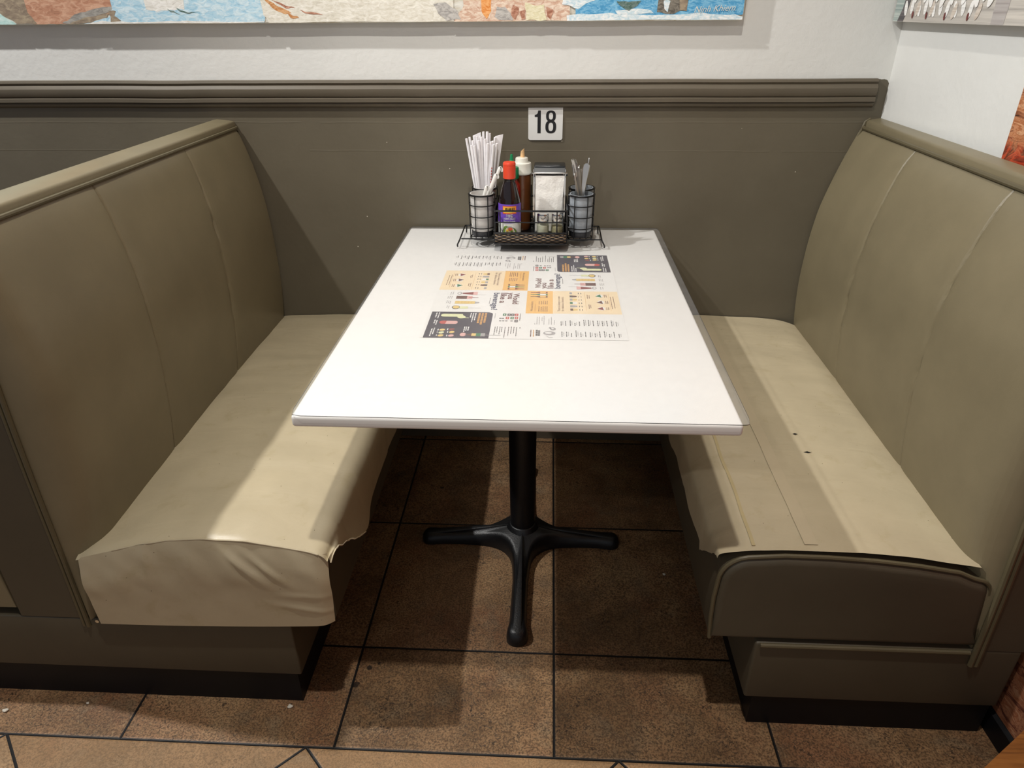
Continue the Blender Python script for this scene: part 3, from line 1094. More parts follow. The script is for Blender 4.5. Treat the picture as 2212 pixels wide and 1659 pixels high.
def cover_l(u, w):
    y = -0.002 - 1.086 * w
    top = []
    flare = 0.020 * math.exp(-((y + .92) / .09) ** 2) if y < -.6 else 0.006 * nz(y * 7, 3)
    for x in TOPX:
        top.append((x, seat_l(x, y) + .003))
    zt = seat_l(-.425, y) + .003
    zd = zdl(y)
    f1 = min(1, max(0, (-y - .80) / .25))       # near the free end the skirt hangs closer
    drop = [(-.402, zt - .006), (-.387, zt - .020), (-.379, zt - .040), (-.377 + flare * .4, zt - .040 + (zd - zt + .040) * .5), (-.377 + flare, zd)]
    if zd > zt - .06:
        drop = [(-.402, zt - .005), (-.390, zt - .013), (-.384, zt - .022), (-.380 + flare * .4, zt - .022 + (zd - zt + .022) * .5), (-.379 + flare, min(zd, zt - .024))]
    pts = smooth_path(top + drop, NL)
    p = pts[int(round(u * (NL - 1)))]
    x, z = p
    k = min(1, max(0, (x + .88) / .06))
    fold = nz(x * 5 + 40, y * 14, 7.7) * .0035 + nz(x * 11, y * 22, 2.2) * .0016
    z += fold * k
    return (x, y, z)


mb.grid(NL, 130, cover_l)


def cover_front(u, w):
    x0, x1 = -.8745, -.385
    x = x0 + (x1 - x0) * u
    zt = interp(x, *CREASE) - .003
    zb = .2375 + .017 * u ** 2
    if u > .93: zb += .004 * (u - .93) / .07
    z = zt + (zb - zt) * w
    y = -1.0880 - .014 * math.sin(min(1, w * 2.2) * PI / 2) * (1 - .55 * w)
    t = min(1, (1 - u) / .05)
    y += .010 * (1 - t) ** 2
    x += -.012 * max(0, w - .55) * u
    y += .0045 * nz(x * 26 + z * 16, z * 14 - x * 8, 5.5) * math.sin(PI * min(1, w * 1.4 + .05)) * (1.2 - w)
    for (fx, fz, sl, a) in ((-.545, .405, -1.1, .006), (-.50, .40, -1.0, .005), (-.735, .42, 9, .003), (-.44, .30, -.18, .003), (-.44, .335, -.02, .002)):
        if sl == 9: d = abs(x - fx)
        else: d = abs((z - fz) - sl * (x - fx)) / math.sqrt(1 + sl * sl)
        r = math.hypot(x - fx, z - fz)
        y -= a * math.exp(-(d / .006) ** 2) * math.exp(-(r / .045) ** 2)
    return (x, y, z)


mb.grid(70, 40, cover_front)
# rolled hem along the crease and the torn corner
hem = [(x, -1.0870, interp(x, *CREASE) - .0032 + .0010 * nz(x * 40, 3)) for x in np.linspace(-.80, -.40, 50)]
mb.tube(hem, .0020, 6)
mb.build('seat_cover', ['cover'], root, angle=70)
cov = root.children[-1]
sol = cov.modifiers.new('thickness', 'SOLIDIFY')
sol.thickness = 0.0014
sol.offset = -1
mb = MB()
tear = []
for k in range(36):
    y = -.925 - (1.088 - .925) * k / 35
    p = cover_l(1.0, (-y - .002) / 1.086)
    tear.append((p[0] + .001, y, p[2] + .0015 * nz(k * .7, 2)))
mb.tube(tear, [.0012 + .0012 * abs(nz(k * .9, 8)) for k in range(36)], 6)
o = mb.build('torn_edge', 'tear', cov)
o['label'] = 'pale frayed torn edge'
mb = MB()
mb.lathe([(.0, .0), (.003, .0004), (.004, .002)], 0, 0, 0, 12, mtx=Matrix.Translation((-.886, -1.087, .237)) @ Matrix.Rotation(PI / 2, 4, 'X'))
mb.build('tack', 'chrome', root)
mb = MB()   # seat on the other side of the back
cs = [(-1.0545, .246), (-1.0545, .40)] + arc_pts(-1.10, .405, .045, 0, 90, 5) + [(-1.5, .45), (-1.55, .44), (-1.58, .40), (-1.58, .246)]
loft_y(mb, cs, [(-.01, 0.0), (-1.05, 0.0), (-1.07, .004), (-1.078, .012)])
mb.build('rear_seat_cushion', 'vinyl', root)

# ---- right bench
YR = -1.0883
root = thing('booth_bench', 'olive brown booth bench right of the table with a tan sheet laid on its seat', 'bench', (0.68, -0.54, 0.0))
mb = MB()
mb.box(0.4588, 0.935, -1.084, 0.0, 0.0, 0.083)
mb.build('kick_plate', 'kick', root, flat=True)
mb = MB()
mb.rbox(0.4405, 0.9455, YR, 0.0, 0.0835, 0.2425, 0.006, 3, disp=lambda p: Vector((min(p.x, wallx(p.y) - .012), p.y, p.z)))
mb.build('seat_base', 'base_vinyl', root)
mb = MB()
body = [(.860, .243), (.852, .5), (.850, .62), (.858, .8), (.874, .98), (.885, 1.037), (.918, 1.037), (.918, .243)]
mb.prism(body, lambda a, b, d: (a, d, b), -1.07, 0.0)
endp = [(.862, .243), (.855, .5), (.852, .62), (.860, .8), (.876, .98), (.887, 1.037), (.945, 1.037), (.948, .243)]
loft_y(mb, endp, [(-1.05, 0), (-1.0702, 0.0), (-1.082, 0.0), (YR, .003)])
mb.build('back_frame', 'base_vinyl', root)
PROFR = [(.235, .845), (.34, .815), (.46, .7955), (.54, .788), (.61, .785), (.70, .787), (.77, .7935), (.835, .804), (.926, .8300), (1.0, .858), (1.036, .882)]
mb = upholstered_back(PROFR, .868, YR, (-.375, -.768), (-.318, -.712), -1)
mb.build('backrest', 'vinyl', root, angle=60)
mb = MB()
cap = [(.8825, 1.037), (.8832, 1.0525), (.8850, 1.0575), (.8900, 1.0600), (.9215, 1.0640), (.9215, 1.037)]
loft_y(mb, cap, [(0.0, 0.002), (-.004, 0), (-1.08, 0), (YR - .002, .003)])
mb.build('top_cap', 'vinyl', root, angle=50)
mb = MB()
mb.tube([(.8790, -.008, 1.0395), (.8790, -1.09, 1.0395)], .0045, 8)
edge_r = [(.856, .205), (.852, .36), (.846, .5), (.842, .62), (.850, .8), (.868, .98), (.882, 1.037)]
mb.tube([(c[0], YR - .002, c[1]) for c in smooth_path(edge_r, 30)], .0045, 8)
mb.tube([(c[0] + .0105, YR - .001, c[1]) for c in smooth_path(edge_r, 30)], .0045, 8)
mb.tube([(.893, -.006, 1.062), (.882, -.006, 1.055), (.8755, -.006, 1.03), (.866, -.006, 1.0), (.848, -.006, .962)], .0032, 6)
mb.build('welt_piping', 'welt', root)
mb = MB()
FR = [(.352, .2445), (.348, .30), (.347, .35), (.350, .400)] + arc_pts(.405, .398, .055, 170, 100, 5) + [(.461, .4585), (.54, .4575), (.625, .4525), (.70, .444), (.777, .431), (.805, .418)] + arc_pts(.812, .385, .030, 70, 5, 4) + [(.846, .355), (.851, .30), (.852, .2445)]
loft_y(mb, FR, [(0.0, 0.002), (-1.062, 0.0), (-1.072, .0015), (-1.080, .005), (-1.0855, .011), (-1.087, .018)])
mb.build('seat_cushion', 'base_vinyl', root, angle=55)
mb = MB()
mb.tube([(a, -1.079, b) for a, b in FR], .0042, 8)
mb.build('cushion_piping', 'welt', root)
mb = MB()
mb.tube([(.449, YR - .001, .238), (.846, YR - .001, .2385)], .0046, 8)
mb.build('base_piping', 'welt', root)


def seat_r(x, y):
    fr = interp(x, [.35, .36, .40, .461, .54, .625, .70, .777, .80, .82], [.44, .4555, .465, .4675, .4665, .462, .454, .444, .441, .438])
    bk_ = interp(x, [.35, .40, .50, .65, .75, .78, .80, .82], [.458, .474, .479, .474, .467, .463, .455, .445])
    t = min(1, max(0, (-y - 0.2) / 0.85)) ** 1.4
    return bk_ * (1 - t) + fr * t


mb = MB()
TXR = [.815, .805, .79, .76, .73, .70, .66, .62, .58, .54, .50, .46, .43, .41, .395]
NR = 64


def zdr(y):
    zd = .372 + .010 * nz(y * 8, 6.1) + .004 * nz(y * 30, 2)
    if y < -.955: zd = .355 + (.448 - .355) * min(1, (-y - .955) / .115) ** .9 + .003 * nz(y * 70, 1)
    return zd


def cover_r(u, w):
    y = -0.004 - 1.070 * w
    top = [(x, seat_r(x, y)) for x in TXR]
    if w > .97:
        pass
    zt = seat_r(.395, y)
    zd = zdr(y)
    lo = min(zd, zt - .02)
    fl = .005 * nz(y * 9, 3.7)
    a = min(.04, (zt - lo) * .5)
    drop = [(.372, zt - .35 * a), (.355, zt - .7 * a), (.346, zt - a), (.342 + fl * .5, (zt - a + lo) / 2), (.340 + fl, lo)]
    p = smooth_path(top + drop, NR)[int(round(u * (NR - 1)))]
    x, z = p
    # corner by the wall is cut round and the sheet lifts a little along its free edge
    if w > .9: z += .0040 * ((w - .9) / .1) ** 2 * math.exp(-((x - .69) / .09) ** 2)
    z += .0028 * nz(x * 6 + 11, y * 12, 1.7) * min(1, max(0, (.80 - x) / .05)) + .0010 * nz(x * 14, y * 25, 8)
    d = (x - .606 - .03 * nz(y * 3, 5)) / .004
    z += .0009 * math.exp(-d * d)
    d = (y + .835 + .02 * math.sin((x - .40) * 12)) / .004
    if x > .40 and x < .60: z += .0012 * math.exp(-d * d)
    if x > .72 and y > -.07: y -= (.07 + y) * 0.45 * ((x - .72) / .095) ** 1.5
    return (x, y, z)


mb.grid(NR, 150, cover_r)


def strip(x0, x1, y0, y1, slot, lift, wob=0.0):
    n = 60
    v, f = [], []
    for k in range(n + 1):
        y = y0 + (y1 - y0) * k / n
        for x in (x0, x1):
            xx = x + wob * nz(y * 14, x * 9)
            v.append((xx, y, seat_r(xx, y) + .0028 * nz(xx * 6 + 11, y * 12, 1.7) + .0010 * nz(xx * 14, y * 25, 8) + lift))
    for k in range(n):
        f.append((2 * k, 2 * k + 1, 2 * k + 3, 2 * k + 2))
    mb.add(v, f, slot)


strip(.500, .5245, -.01, -1.058, 1, .0020)
strip(.4045, .4110, -.02, -1.062, 2, .0017, .003)
for (hx, hy, s) in ((.5943, -.686, .006), (.6001, -.757, .0075)):
    pts = []
    for k in range(10):
        a = 2 * PI * k / 10
        r = s * (1.15 if k in (0, 5) else .6 + .2 * nz(k, s * 900))
        pts.append((hx + r * math.cos(a), hy + r * .8 * math.sin(a), seat_r(hx, hy) + .0028 * nz(hx * 6 + 11, hy * 12, 1.7) + .0018))
    mb.poly(pts, 3)
mb.build('seat_cover', ['cover', 'tape', 'glue', 'hole'], root, angle=70, fix=False)
cov = root.children[-1]
sol = cov.modifiers.new('thickness', 'SOLIDIFY')
sol.thickness = 0.0012
sol.offset = 1

# ------------------------------------------------------------------ table
root = thing('pedestal_table', 'white rectangular pedestal table on a black cast iron cross base', 'table', (-0.036, -0.54, 0.0))
mb = MB()
mb.rbox(-.3925, .3355, -1.1134, -.018, .7325, .7545, .006, 4)
mb.build('tabletop', 'white_table', root)
mb = MB()
mb.lathe([(.0335, .055), (.0345, .12), (.036, .35), (.036, .70)], -.0355, -.54, 0, 40)
mb.lathe([(.085, .715), (.085, .722), (.036, .70), (.036, .69)][::-1], -.0355, -.54, 0, 32)
mb.box(-.16, .09, -.555, -.525, .716, .732)
mb.box(-.05, -.02, -.68, -.40, .716, .732)
mb.build('column', 'iron', root)


def cross_outline(ins):
    """plan of the four-armed base with rounded fillets"""
    pts = []
    hw = [.024, .024, .024, .024]
    L = {0: .272, 90: .36, 180: .285, 270: .372}
    for a in (0, 90, 180, 270):
        d = Vector((math.cos(math.radians(a)), math.sin(math.radians(a))))
        nrm = Vector((-d.y, d.x))
        Lk = L[a] - ins

        def P(l, s): return d * l + nrm * s
        tip = .0255 - ins
        mid = .020 - ins * .9
        right = [(.11, mid + .004), (.17, mid), (Lk - .06, mid + .001), (Lk - .03, tip)]
        side = [P(l, -s) for l, s in right]
        for k in range(9):
            t = -PI / 2 + PI * k / 8
            side.append(P(Lk - tip * .8 + tip * .8 * math.cos(t), tip * math.sin(t)))
        side += [P(l, s) for l, s in reversed(right)]
        pts += side
        # fillet towards the next arm
        d2 = nrm
        n2 = Vector((-d2.y, d2.x))
        c0 = .11
        for k in range(1, 8):
            t = k / 8
            p0 = d * c0 + nrm * (mid + .004)
            p3 = d2 * c0 - n2 * (mid + .004)
            pc = d * (mid + .012) + d2 * (mid + .012)
            q = p0 * (1 - t) ** 2 + pc * 2 * t * (1 - t) + p3 * t * t
            pts.append(q)
    return [(-.0355 + p.x, -.54 + p.y) for p in pts]


mb = MB()


def topz(x, y, k):
    r = math.hypot(x + .0355, y + .54)
    rise = .036 * math.exp(-(r / .095) ** 2)
    foot = .006 * math.exp(-((r - .345) / .03) ** 2)
    return k + rise + (foot if k > .015 else 0)


lay = [(0.0, .0015, False), (0.0, .012, False), (.003, .022, True), (.009, .029, True), (.016, .031, True)]
v, f = [], []
rings = [cross_outline(i) for i, _, _ in lay]
n = len(rings[0])
for R_, (i, z, t) in zip(rings, lay):
    for (a, b) in R_:
        v.append((a, b, topz(a, b, z) if t else z))
for i in range(len(lay) - 1):
    for k in range(n):
        k2 = (k + 1) % n
        f.append((i * n + k, i * n + k2, (i + 1) * n + k2, (i + 1) * n + k))
f.append(tuple(range(n - 1, -1, -1)))
base = (len(lay) - 1) * n
c = len(v)
v.append((-.0355, -.54, .068))
for k in range(n):
    f.append((base + k, base + (k + 1) % n, c))
mb.add(v, f)
mb.lathe([(.052, .040), (.046, .055), (.040, .064), (.037, .070), (.035, .072)], -.0355, -.54, 0, 32)
mb.build('cross_base', 'iron', root, angle=50)

# ------------------------------------------------------------------ menu printed sheet under the clear cover
ZM = 0.7551
mb = MB()
MSL = ['m_white', 'm_dark', 'm_orange', 'm_peach', 'm_black', 'm_brown', 'm_blue', 'm_gold', 'm_grey', 'm_red', 'm_wine', 'm_pink', 'm_lime', 'm_yellow', 'm_green', 'm_choc']
SI = {k: i for i, k in enumerate(MSL)}
MCX, MCY = -.0245, -.5355
FLIP = False


def MP(x, y, l):
    if FLIP: x, y = 2 * MCX - x, 2 * MCY - y
    return (x, y, ZM + l * .00008)


def mpoly(pts, s, l=2): mb.poly([MP(x, y, l) for x, y in pts], SI[s])
def mrect(x0, x1, y0, y1, s, l=2): mpoly([(x0, y0), (x1, y0), (x1, y1), (x0, y1)], s, l)


def mell(x, y, rx, ry, s, l=3, n=18, rot=0.0):
    pts = []
    for k in range(n):
        a, b = rx * math.cos(2 * PI * k / n), ry * math.sin(2 * PI * k / n)
        pts.append((x + a * math.cos(rot) - b * math.sin(rot), y + a * math.sin(rot) + b * math.cos(rot)))
    mpoly(pts, s, l)


def words(x, y0, y1, s, w=.0024, l=3, gap=.0016):
    """a line of print too small to read: word-long dashes running up the sheet"""
    rnd = random.Random(int(x * 1e5) * 31 + int(y0 * 1e5))
    y = y0
    while y < y1 - .002:
        L = min(rnd.uniform(.004, .011), y1 - y)
        mrect(x - w / 2, x + w / 2, y, y + L, s, l)
        y += L + gap


def line_text(body, xb, y0, y1, cap, s, l=3, bold=0.0):
    add_text(mb, body, lambda u, v: MP(xb - v * cap, y0 + u * (y1 - y0), l), SI[s], bold)


def glass_shape(x0, x1, y, w0, w1, s, l=3):
    mpoly([(x0, y - w0), (x1, y - w1), (x1, y + w1), (x0, y + w0)], s, l)


for FLIP in (False, True):
    mrect(-.0245, .1845, -.8035, -.5355, 'm_white', 0)
    mrect(-.0245, .1845, -.5355, -.2675, 'm_white', 0)
    # plum panel
    mpoly([(.0455, -.2675), (.1775, -.2675), (.1785, -.4025), (.055, -.4025), (.0475, -.399), (.0455, -.392)], 'm_dark', 1)
    for xb, e in ((.0605, -.345), (.0672, -.336), (.074, -.343)):
        words(xb, -.3985, e, 'm_gold', .0045, 2, .0012)
    for xb, e in ((.0825, -.358), (.0875, -.349), (.0925, -.372)):
        words(xb, -.3975, e, 'm_white', .0024, 2)
    mpoly([(.1105, -.3905), (.152, -.3905), (.1565, -.387), (.1565, -.379), (.152, -.376), (.113, -.376), (.1075, -.381)], 'm_lime', 2)
    mell(.1115, -.3745, .009, .0075, 'm_lime', 3)
    mrect(.0955, .105, -.3712, -.3688, 'm_lime', 2)
    mpoly([(.120, -.3535), (.150, -.3535), (.1545, -.349), (.1545, -.3415), (.150, -.337), (.120, -.337), (.1165, -.341), (.1165, -.349)], 'm_pink', 2)
    mpoly([(.140, -.3535), (.150, -.3535), (.1545, -.349), (.1545, -.3415), (.150, -.337), (.142, -.337)], 'm_red', 3)
    mrect(.022, .054, -.2838, -.2822, 'm_grey', 3)
    mrect(.0535, .0625, -.292, -.277, 'm_grey', 3)
    mrect(.0625, .072, -.292, -.277, 'm_green', 3)
    mrect(.072, .081, -.291, -.278, 'm_yellow', 3)
    mpoly([(.081, -.290), (.094, -.286), (.094, -.283), (.081, -.279)], 'm_choc', 3)
    mell(.0985, -.2845, .0065, .0085, 'm_pink', 3)
    for xb, e in ((.0905, -.303), (.0948, -.303), (.0985, -.298)):
        words(xb, -.324, e, 'm_white', .0022, 2)
    for fx, fy, s in ((.1225, -.2955, 'm_yellow'), (.124, -.3095, 'm_wine'), (.1435, -.293, 'm_lime'), (.1435, -.3065, 'm_yellow'), (.122, -.2785, 'm_pink'), (.143, -.2785, 'm_yellow')):
        mell(fx, fy, .0062, .0052, s, 3, 10, .6)
        words(fx + .0085, fy - .004, fy + .004, 'm_white', .002, 2)
    for xb, a, b in ((.1605, -.316, -.284), (.165, -.312, -.275), (.161, -.356, -.33), (.1655, -.358, -.336), (.1615, -.398, -.366), (.167, -.397, -.371)):
        words(xb, a, b, 'm_white', .0024, 2)
    # small white panel beside it
    for xb, a, b in ((-.0155, -.325, -.318), (-.0087, -.324, -.281), (-.0032, -.326, -.294), (.0022, -.327, -.292), (.0077, -.326, -.282), (.015, -.325, -.272), (.0215, -.325, -.300),
                     (.0258, -.326, -.288), (.0312, -.327, -.296), (.0358, -.326, -.283)):
        words(xb, a, b, 'm_black', .0015, 2)
    for ix, iy, s in ((-.006, -.3567, 'm_black'), (-.0058, -.3735, 'm_red'), (-.0056, -.39, 'm_red'), (.0032, -.3727, 'm_green'), (.0026, -.39, 'm_black'), (.0105, -.39, 'm_black'), (.0132, -.3727, 'm_red'), (.0202, -.39, 'm_green')):
        mrect(ix - .0036, ix + .0036, iy - .0062, iy + .0062, s, 2)
        mrect(ix - .0012, ix + .0010, iy - .0020, iy + .0026, 'm_white', 3)
    for ix, iy in ((.0035, -.3567), (.0145, -.3567), (.021, -.3567), (.0275, -.3567), (.0225, -.3705), (.028, -.3705)):
        mrect(ix - .0024, ix + .0024, iy - .0022, iy + .0022, 'm_black', 2)
    words(-.0135, -.397, -.360, 'm_black', .0016, 2)
    words(.0402, -.398, -.370, 'm_grey', .0014, 2)
    # beverage heading and the four drinks
    line_text('Would', .0065, -.5168, -.4520, .0140, 'm_brown', 3, .022)
    line_text('you', .0187, -.5205, -.4815, .0140, 'm_brown', 3, .022)
    line_text('like a', .0357, -.5190, -.4570, .0140, 'm_brown', 3, .022)
    line_text('beverage?', .0518, -.5190, -.4155, .0140, 'm_blue', 3, .022)
    words(.0583, -.487, -.449, 'm_black', .0012, 2)
    for (xa, xb_, y, w0, w1, s) in ((.1035, .137, -.4275, .0065, .0065, 'm_lime'), (.091, .136, -.458, .0075, .008, 'm_yellow'), (.112, .1365, -.4885, .0095, .0095, 'm_choc'), (.092, .125, -.514, .0105, .003, 'm_wine')):
        glass_shape(xa, xb_, y, w0, w1, s)
    mell(.1305, -.4285, .0088, .0105, 'm_black', 4)
    mell(.130, -.4288, .0072, .0085, 'm_yellow', 5)
    mrect(.075, .104, -.4255, -.4242, 'm_grey', 3)
    glass_shape(.081, .091, -.4575, .003, .006, 'm_grey')
    for k in range(5): mrect(.098 + k * .0075, .0986 + k * .0075, -.465, -.451, 'm_gold', 4)
    glass_shape(.0995, .112, -.4885, .0095, .0095, 'm_pink', 3)
    mrect(.086, .108, -.4885, -.4868, 'm_wine', 4)
    glass_shape(.090, .100, -.5138, .0105, .009, 'm_pink', 4)
    mrect(.071, .092, -.5055, -.5045, 'm_grey', 3)
    mell(.1315, -.5137, .0055, .0085, 'm_grey', 3)
    mell(.132, -.5137, .0032, .005, 'm_white', 4)
    for ax, ay in ((.1463, -.4291), (.1501, -.4305), (.1465, -.4575), (.1504, -.4588), (.1543, -.4601), (.1466, -.4878), (.151, -.4891), (.1552, -.4861), (.1465, -.5145), (.1515, -.513)):
        words(ax, ay - .008, ay + .008, 'm_grey', .0017, 2)
    # orange and peach panels
    mrect(-.0245, .0343, -.672, -.5362, 'm_orange', 1)
    mrect(.0343, .1828, -.671, -.5355, 'm_peach', 1)
    for by, s in ((-.5468, 'm_wine'), (-.5598, 'm_green'), (-.5726, 'm_choc')):
        mpoly([(-.0165, by - .0016), (-.004, by - .0022), (.003, by - .0052), (.0225, by - .0052), (.0225, by + .0052), (.003, by + .0052), (-.004, by + .0022), (-.0165, by + .0016)], s, 3)
        mrect(.005, .0185, by - .0045, by + .0045, 'm_orange' if s != 'm_green' else 'm_white', 4)
    line_text('We love beers.', -.0095, -.659, -.601, .0055, 'm_brown', 3)
    words(-.0045, -.659, -.617, 'm_gold', .0018, 2)
    for xb in (.0038, .0087, .013, .0175, .0216):
        words(xb, -.660, -.630, 'm_brown', .0015, 2)
        words(xb, -.619, -.598, 'm_brown', .0015, 2)
    line_text('There is always a room', .0505, -.6585, -.570, .0062, 'm_brown', 3)
    line_text('for delicious desserts.', .0585, -.6570, -.573, .0062, 'm_brown', 3)
    for iy, s, s2 in ((-.5487, 'm_grey', 'm_peach'), (-.5688, 'm_black', 'm_choc'), (-.5886, 'm_grey', 'm_yellow'), (-.6086, 'm_green', 'm_white'), (-.6282, 'm_grey', 'm_grey'), (-.6474, 'm_choc', 'm_yellow')):
        mrect(.0725, .0785, iy - .006, iy + .006, s, 3)
        glass_shape(.0785, .0885, iy, .006, .0045, s2)
        words(.0930, iy - .005, iy + .004, 'm_black', .0018, 2)
        words(.0985, iy - .005, iy + .003, 'm_black', .0018, 2)
    mrect(.1072, .1077, -.653, -.5425, 'm_gold', 2)
    mrect(.1608, .1613, -.653, -.5490, 'm_gold', 2)
    for xb, a, b in ((.1126, -.583, -.556), (.117, -.580, -.558), (.1142, -.641, -.617), (.1178, -.638, -.618), (.1645, -.640, -.565), (.1705, -.637, -.568)):
        words(xb, a, b, 'm_brown', .0014, 2)
    for fx, fy, s in ((.1385, -.5641, 'm_green'), (.1396, -.6024, 'm_choc'), (.1392, -.6392, 'm_wine')):
        mell(fx + .002, fy, .0075, .0105, 'm_white', 2)
        mpoly([(fx - .008, fy - .002), (fx + .006, fy - .010), (fx + .004, fy + .009)], s, 3)
        words(fx + .013, fy - .008, fy + .008, 'm_brown', .0016, 2)
        words(fx + .017, fy - .008, fy + .008, 'm_brown', .0016, 2)
    # list of dishes with the pot drawing
    for xb, a, b in ((-.0035, -.730, -.722), (.001, -.730, -.69), (.0057, -.731, -.688), (.0115, -.712, -.690), (.0157, -.731, -.685), (.026, -.730, -.70), (.0312, -.730, -.69), (.0374, -.730, -.707)):
        words(xb, a, b, 'm_grey', .0015, 2)
    for xb, a, b, w, s in ((-.0105, -.792, -.758, .002, 'm_brown'), (-.005, -.792, -.758, .002, 'm_gold'), (.0015, -.787, -.758, .0042, 'm_black'), (.0062, -.787, -.758, .0042, 'm_black')):
        words(xb, a, b, s, w, 2, .001)
    mell(.0270, -.7740, .0125, .0100, 'm_grey', 3)
    mell(.0250, -.7725, .0070, .0045, 'm_white', 4)
    mell(.0345, -.7525, .0060, .0075, 'm_grey', 3)
    mell(.0335, -.7515, .0026, .0034, 'm_white', 4)
    mell(.0285, -.7475, .0025, .0040, 'm_grey', 3)
    mpoly([(.020, -.787), (.027, -.7965), (.034, -.794), (.034, -.7925), (.027, -.7945), (.0215, -.7865)], 'm_grey', 3)
    rnd = random.Random(3)
    for k in range(13):
        xb = .0515 + k * .00955
        L = rnd.uniform(.018, .034)
        words(xb, -.735, -.735 + L, 'm_black', .0018, 2)
        if k % 3 != 1: words(xb + .0036, -.731, -.731 + L * .8, 'm_grey', .0013, 2)
        L = rnd.uniform(.018, .034)
        words(xb + .001, -.790, -.790 + L, 'm_black', .0018, 2)
        if k % 3 != 2: words(xb + .0048, -.786, -.786 + L * .7, 'm_grey', .0013, 2)
FLIP = False
o = mb.build('menu', MSL, loc=(MCX, MCY, ZM), flat=True, fix=False)
tag(o, 'printed drinks and dessert menu lying flat on the white tabletop', 'menu')

# ------------------------------------------------------------------ clear vinyl cover
root = None
mb = MB()
NVX, NVY = 40, 50
VX0, VX1, VY0, VY1 = -.3925, .3465, -.013, -1.1165
ZV = .7562


def vin(u, w, top):
    x = VX0 + (VX1 - VX0) * u
    y = VY0 + (VY1 - VY0) * w
    rr = .012
    # rounded corners
    for cx, sx in ((VX1 - rr, 1), (VX0 + rr, -1)):
        for cyy, sy_ in ((VY1 + rr, -1), (VY0 - rr, 1)):
            dx, dy = (x - cx) * sx, (y - cyy) * sy_
            if dx > 0 and dy > 0:
                L = math.hypot(dx, dy)
                m_ = max(dx, dy)
                if L > 1e-9:
                    x = cx + sx * dx / L * m_
                    y = cyy + sy_ * dy / L * m_
    z = ZV + (.0013 if top else 0)
    if x > .337: z -= .05 * (x - .337)
    z += .00015 * nz(x * 9, y * 9)
    return (x, y, z)


def gx(u): return u
for top in (True, False):
    mb.grid(NVX, NVY, lambda u, w: vin(1 - (1 - u) ** 1.6 if u > .5 else u * 1.32 if False else u, w, top), 0)
rim = [(i / (NVX - 1), 0) for i in range(NVX)] + [(1, j / (NVY - 1)) for j in range(1, NVY)] + [(1 - i / (NVX - 1), 1) for i in range(1, NVX)] + [(0, 1 - j / (NVY - 1)) for j in range(1, NVY - 1)]


def ru(u): return 1 - (1 - u) ** 1.6 if u > .5 else u
v, f = [], []
for a, b in rim:
    v.append(vin(ru(a), b, True))
    v.append(vin(ru(a), b, False))
n = len(rim)
for k in range(n):
    j = (k + 1) % n
    f.append((2 * k, 2 * k + 1, 2 * j + 1, 2 * j))
mb.add(v, f, 1)
o = mb.build('table_cover', ['vinyl_clear', 'vinyl_edge_shadow'], loc=(-.02, -.56, ZV), fix=False)
tag(o, 'clear vinyl sheet covering the white tabletop and overhanging its right edge', 'table cover')
TZ = ZV + .0014      # surface the condiments stand on

# ------------------------------------------------------------------ condiment caddy
root = thing('condiment_caddy', 'black wire condiment caddy with cup rings and a woven basket on the white table', 'caddy', (-.026, -.16, TZ))
ZF = TZ + .0235
WR = .0021


def ring(cx, cy_, z, r, n=36): return [(cx + r * math.cos(2 * PI * k / n), cy_ + r * math.sin(2 * PI * k / n), z) for k in range(n)]


mb = MB()
zl = TZ + WR
for xe, xf in ((-.2195, -.2265), (.1665, .174)):
    mb.tube(smooth_path([(xe * .98, -.080, ZF), (xe, -.086, ZF), (xe, -.12, ZF), (xe, -.19, ZF - .0005), (xe, -.214, ZF - .001), (xe * .8 + xf * .2, -.2205, ZF - .004), (xf, -.217, zl + .006), (xf, -.2155, zl)], 40), WR, 8)
    mb.tube([(xe * .98, -.080, ZF), (xe * .985, -.079, ZF - .01), (xe * .99, -.079, zl)], WR, 8)
mb.tube([(-.216, -.213, ZF), (-.12, -.213, ZF)], WR * .9, 8)
mb.tube([(.068, -.213, ZF), (.1655, -.213, ZF)], WR * .9, 8)
mb.tube([(-.216, -.081, ZF), (.164, -.081, ZF)], WR * .9, 8)
mb.build('stand_wire', 'wire', root)

BX0, BX1, BYF, BYB = -.1225, .0705, -.2485, -.078
bz = TZ + .020
mb = MB()
rail_sets = [(bz + .001, .0026), (bz + .0305, .0024), (bz + .059, .0016), (bz + .089, .0026)]
for z, r in rail_sets:
    rr = .008
    pts = []
    for cx, cyy, a0 in ((BX1 - rr, BYB - rr, 0), (BX0 + rr, BYB - rr, 90), (BX0 + rr, BYF + rr, 180), (BX1 - rr, BYF + rr, 270)):
        for k in range(6):
            a = math.radians(a0 + 18 * k)
            pts.append((cx + rr * math.cos(a), cyy + rr * math.sin(a), z))
    mb.tube(pts, r, 8, True)
for (x, y) in ((BX0 + .001, BYF + .006), (BX1 - .001, BYF + .006), (BX0 + .001, BYB - .006), (BX1 - .001, BYB - .006), (BX0, -.16), (BX1, -.16)):
    mb.tube([(x, y, bz), (x, y, bz + .089)], .0022, 8)
for x in (-.1065, .0435):
    mb.tube([(x, BYF, bz + .03), (x, BYF, bz + .089)], .0016, 8)
mb.tube([(-.0295, BYB, bz), (-.0295, BYB, bz + .12)], .0022, 8)
mb_t = MB()
mb_t.rbox(BX0 + .002, BX1 - .002, BYF + .002, BYB - .002, bz - .0012, bz + .0022, .0012, 2)
mb_t.build('basket_tray', 'wire', root)
for k in range(9):
    x = BX0 + .01 + k * (BX1 - BX0 - .02) / 8
    mb.tube([(x, BYF, bz), (x, BYB, bz)], .0011, 6)
for x in (-.075, -.026, .022):
    mb.tube([(x, BYF - .001, bz - .004), (x, BYF + .004, bz - .001)], .0016, 6)
mb.build('basket_rails', 'wire', root)
mb = MB()
band = []
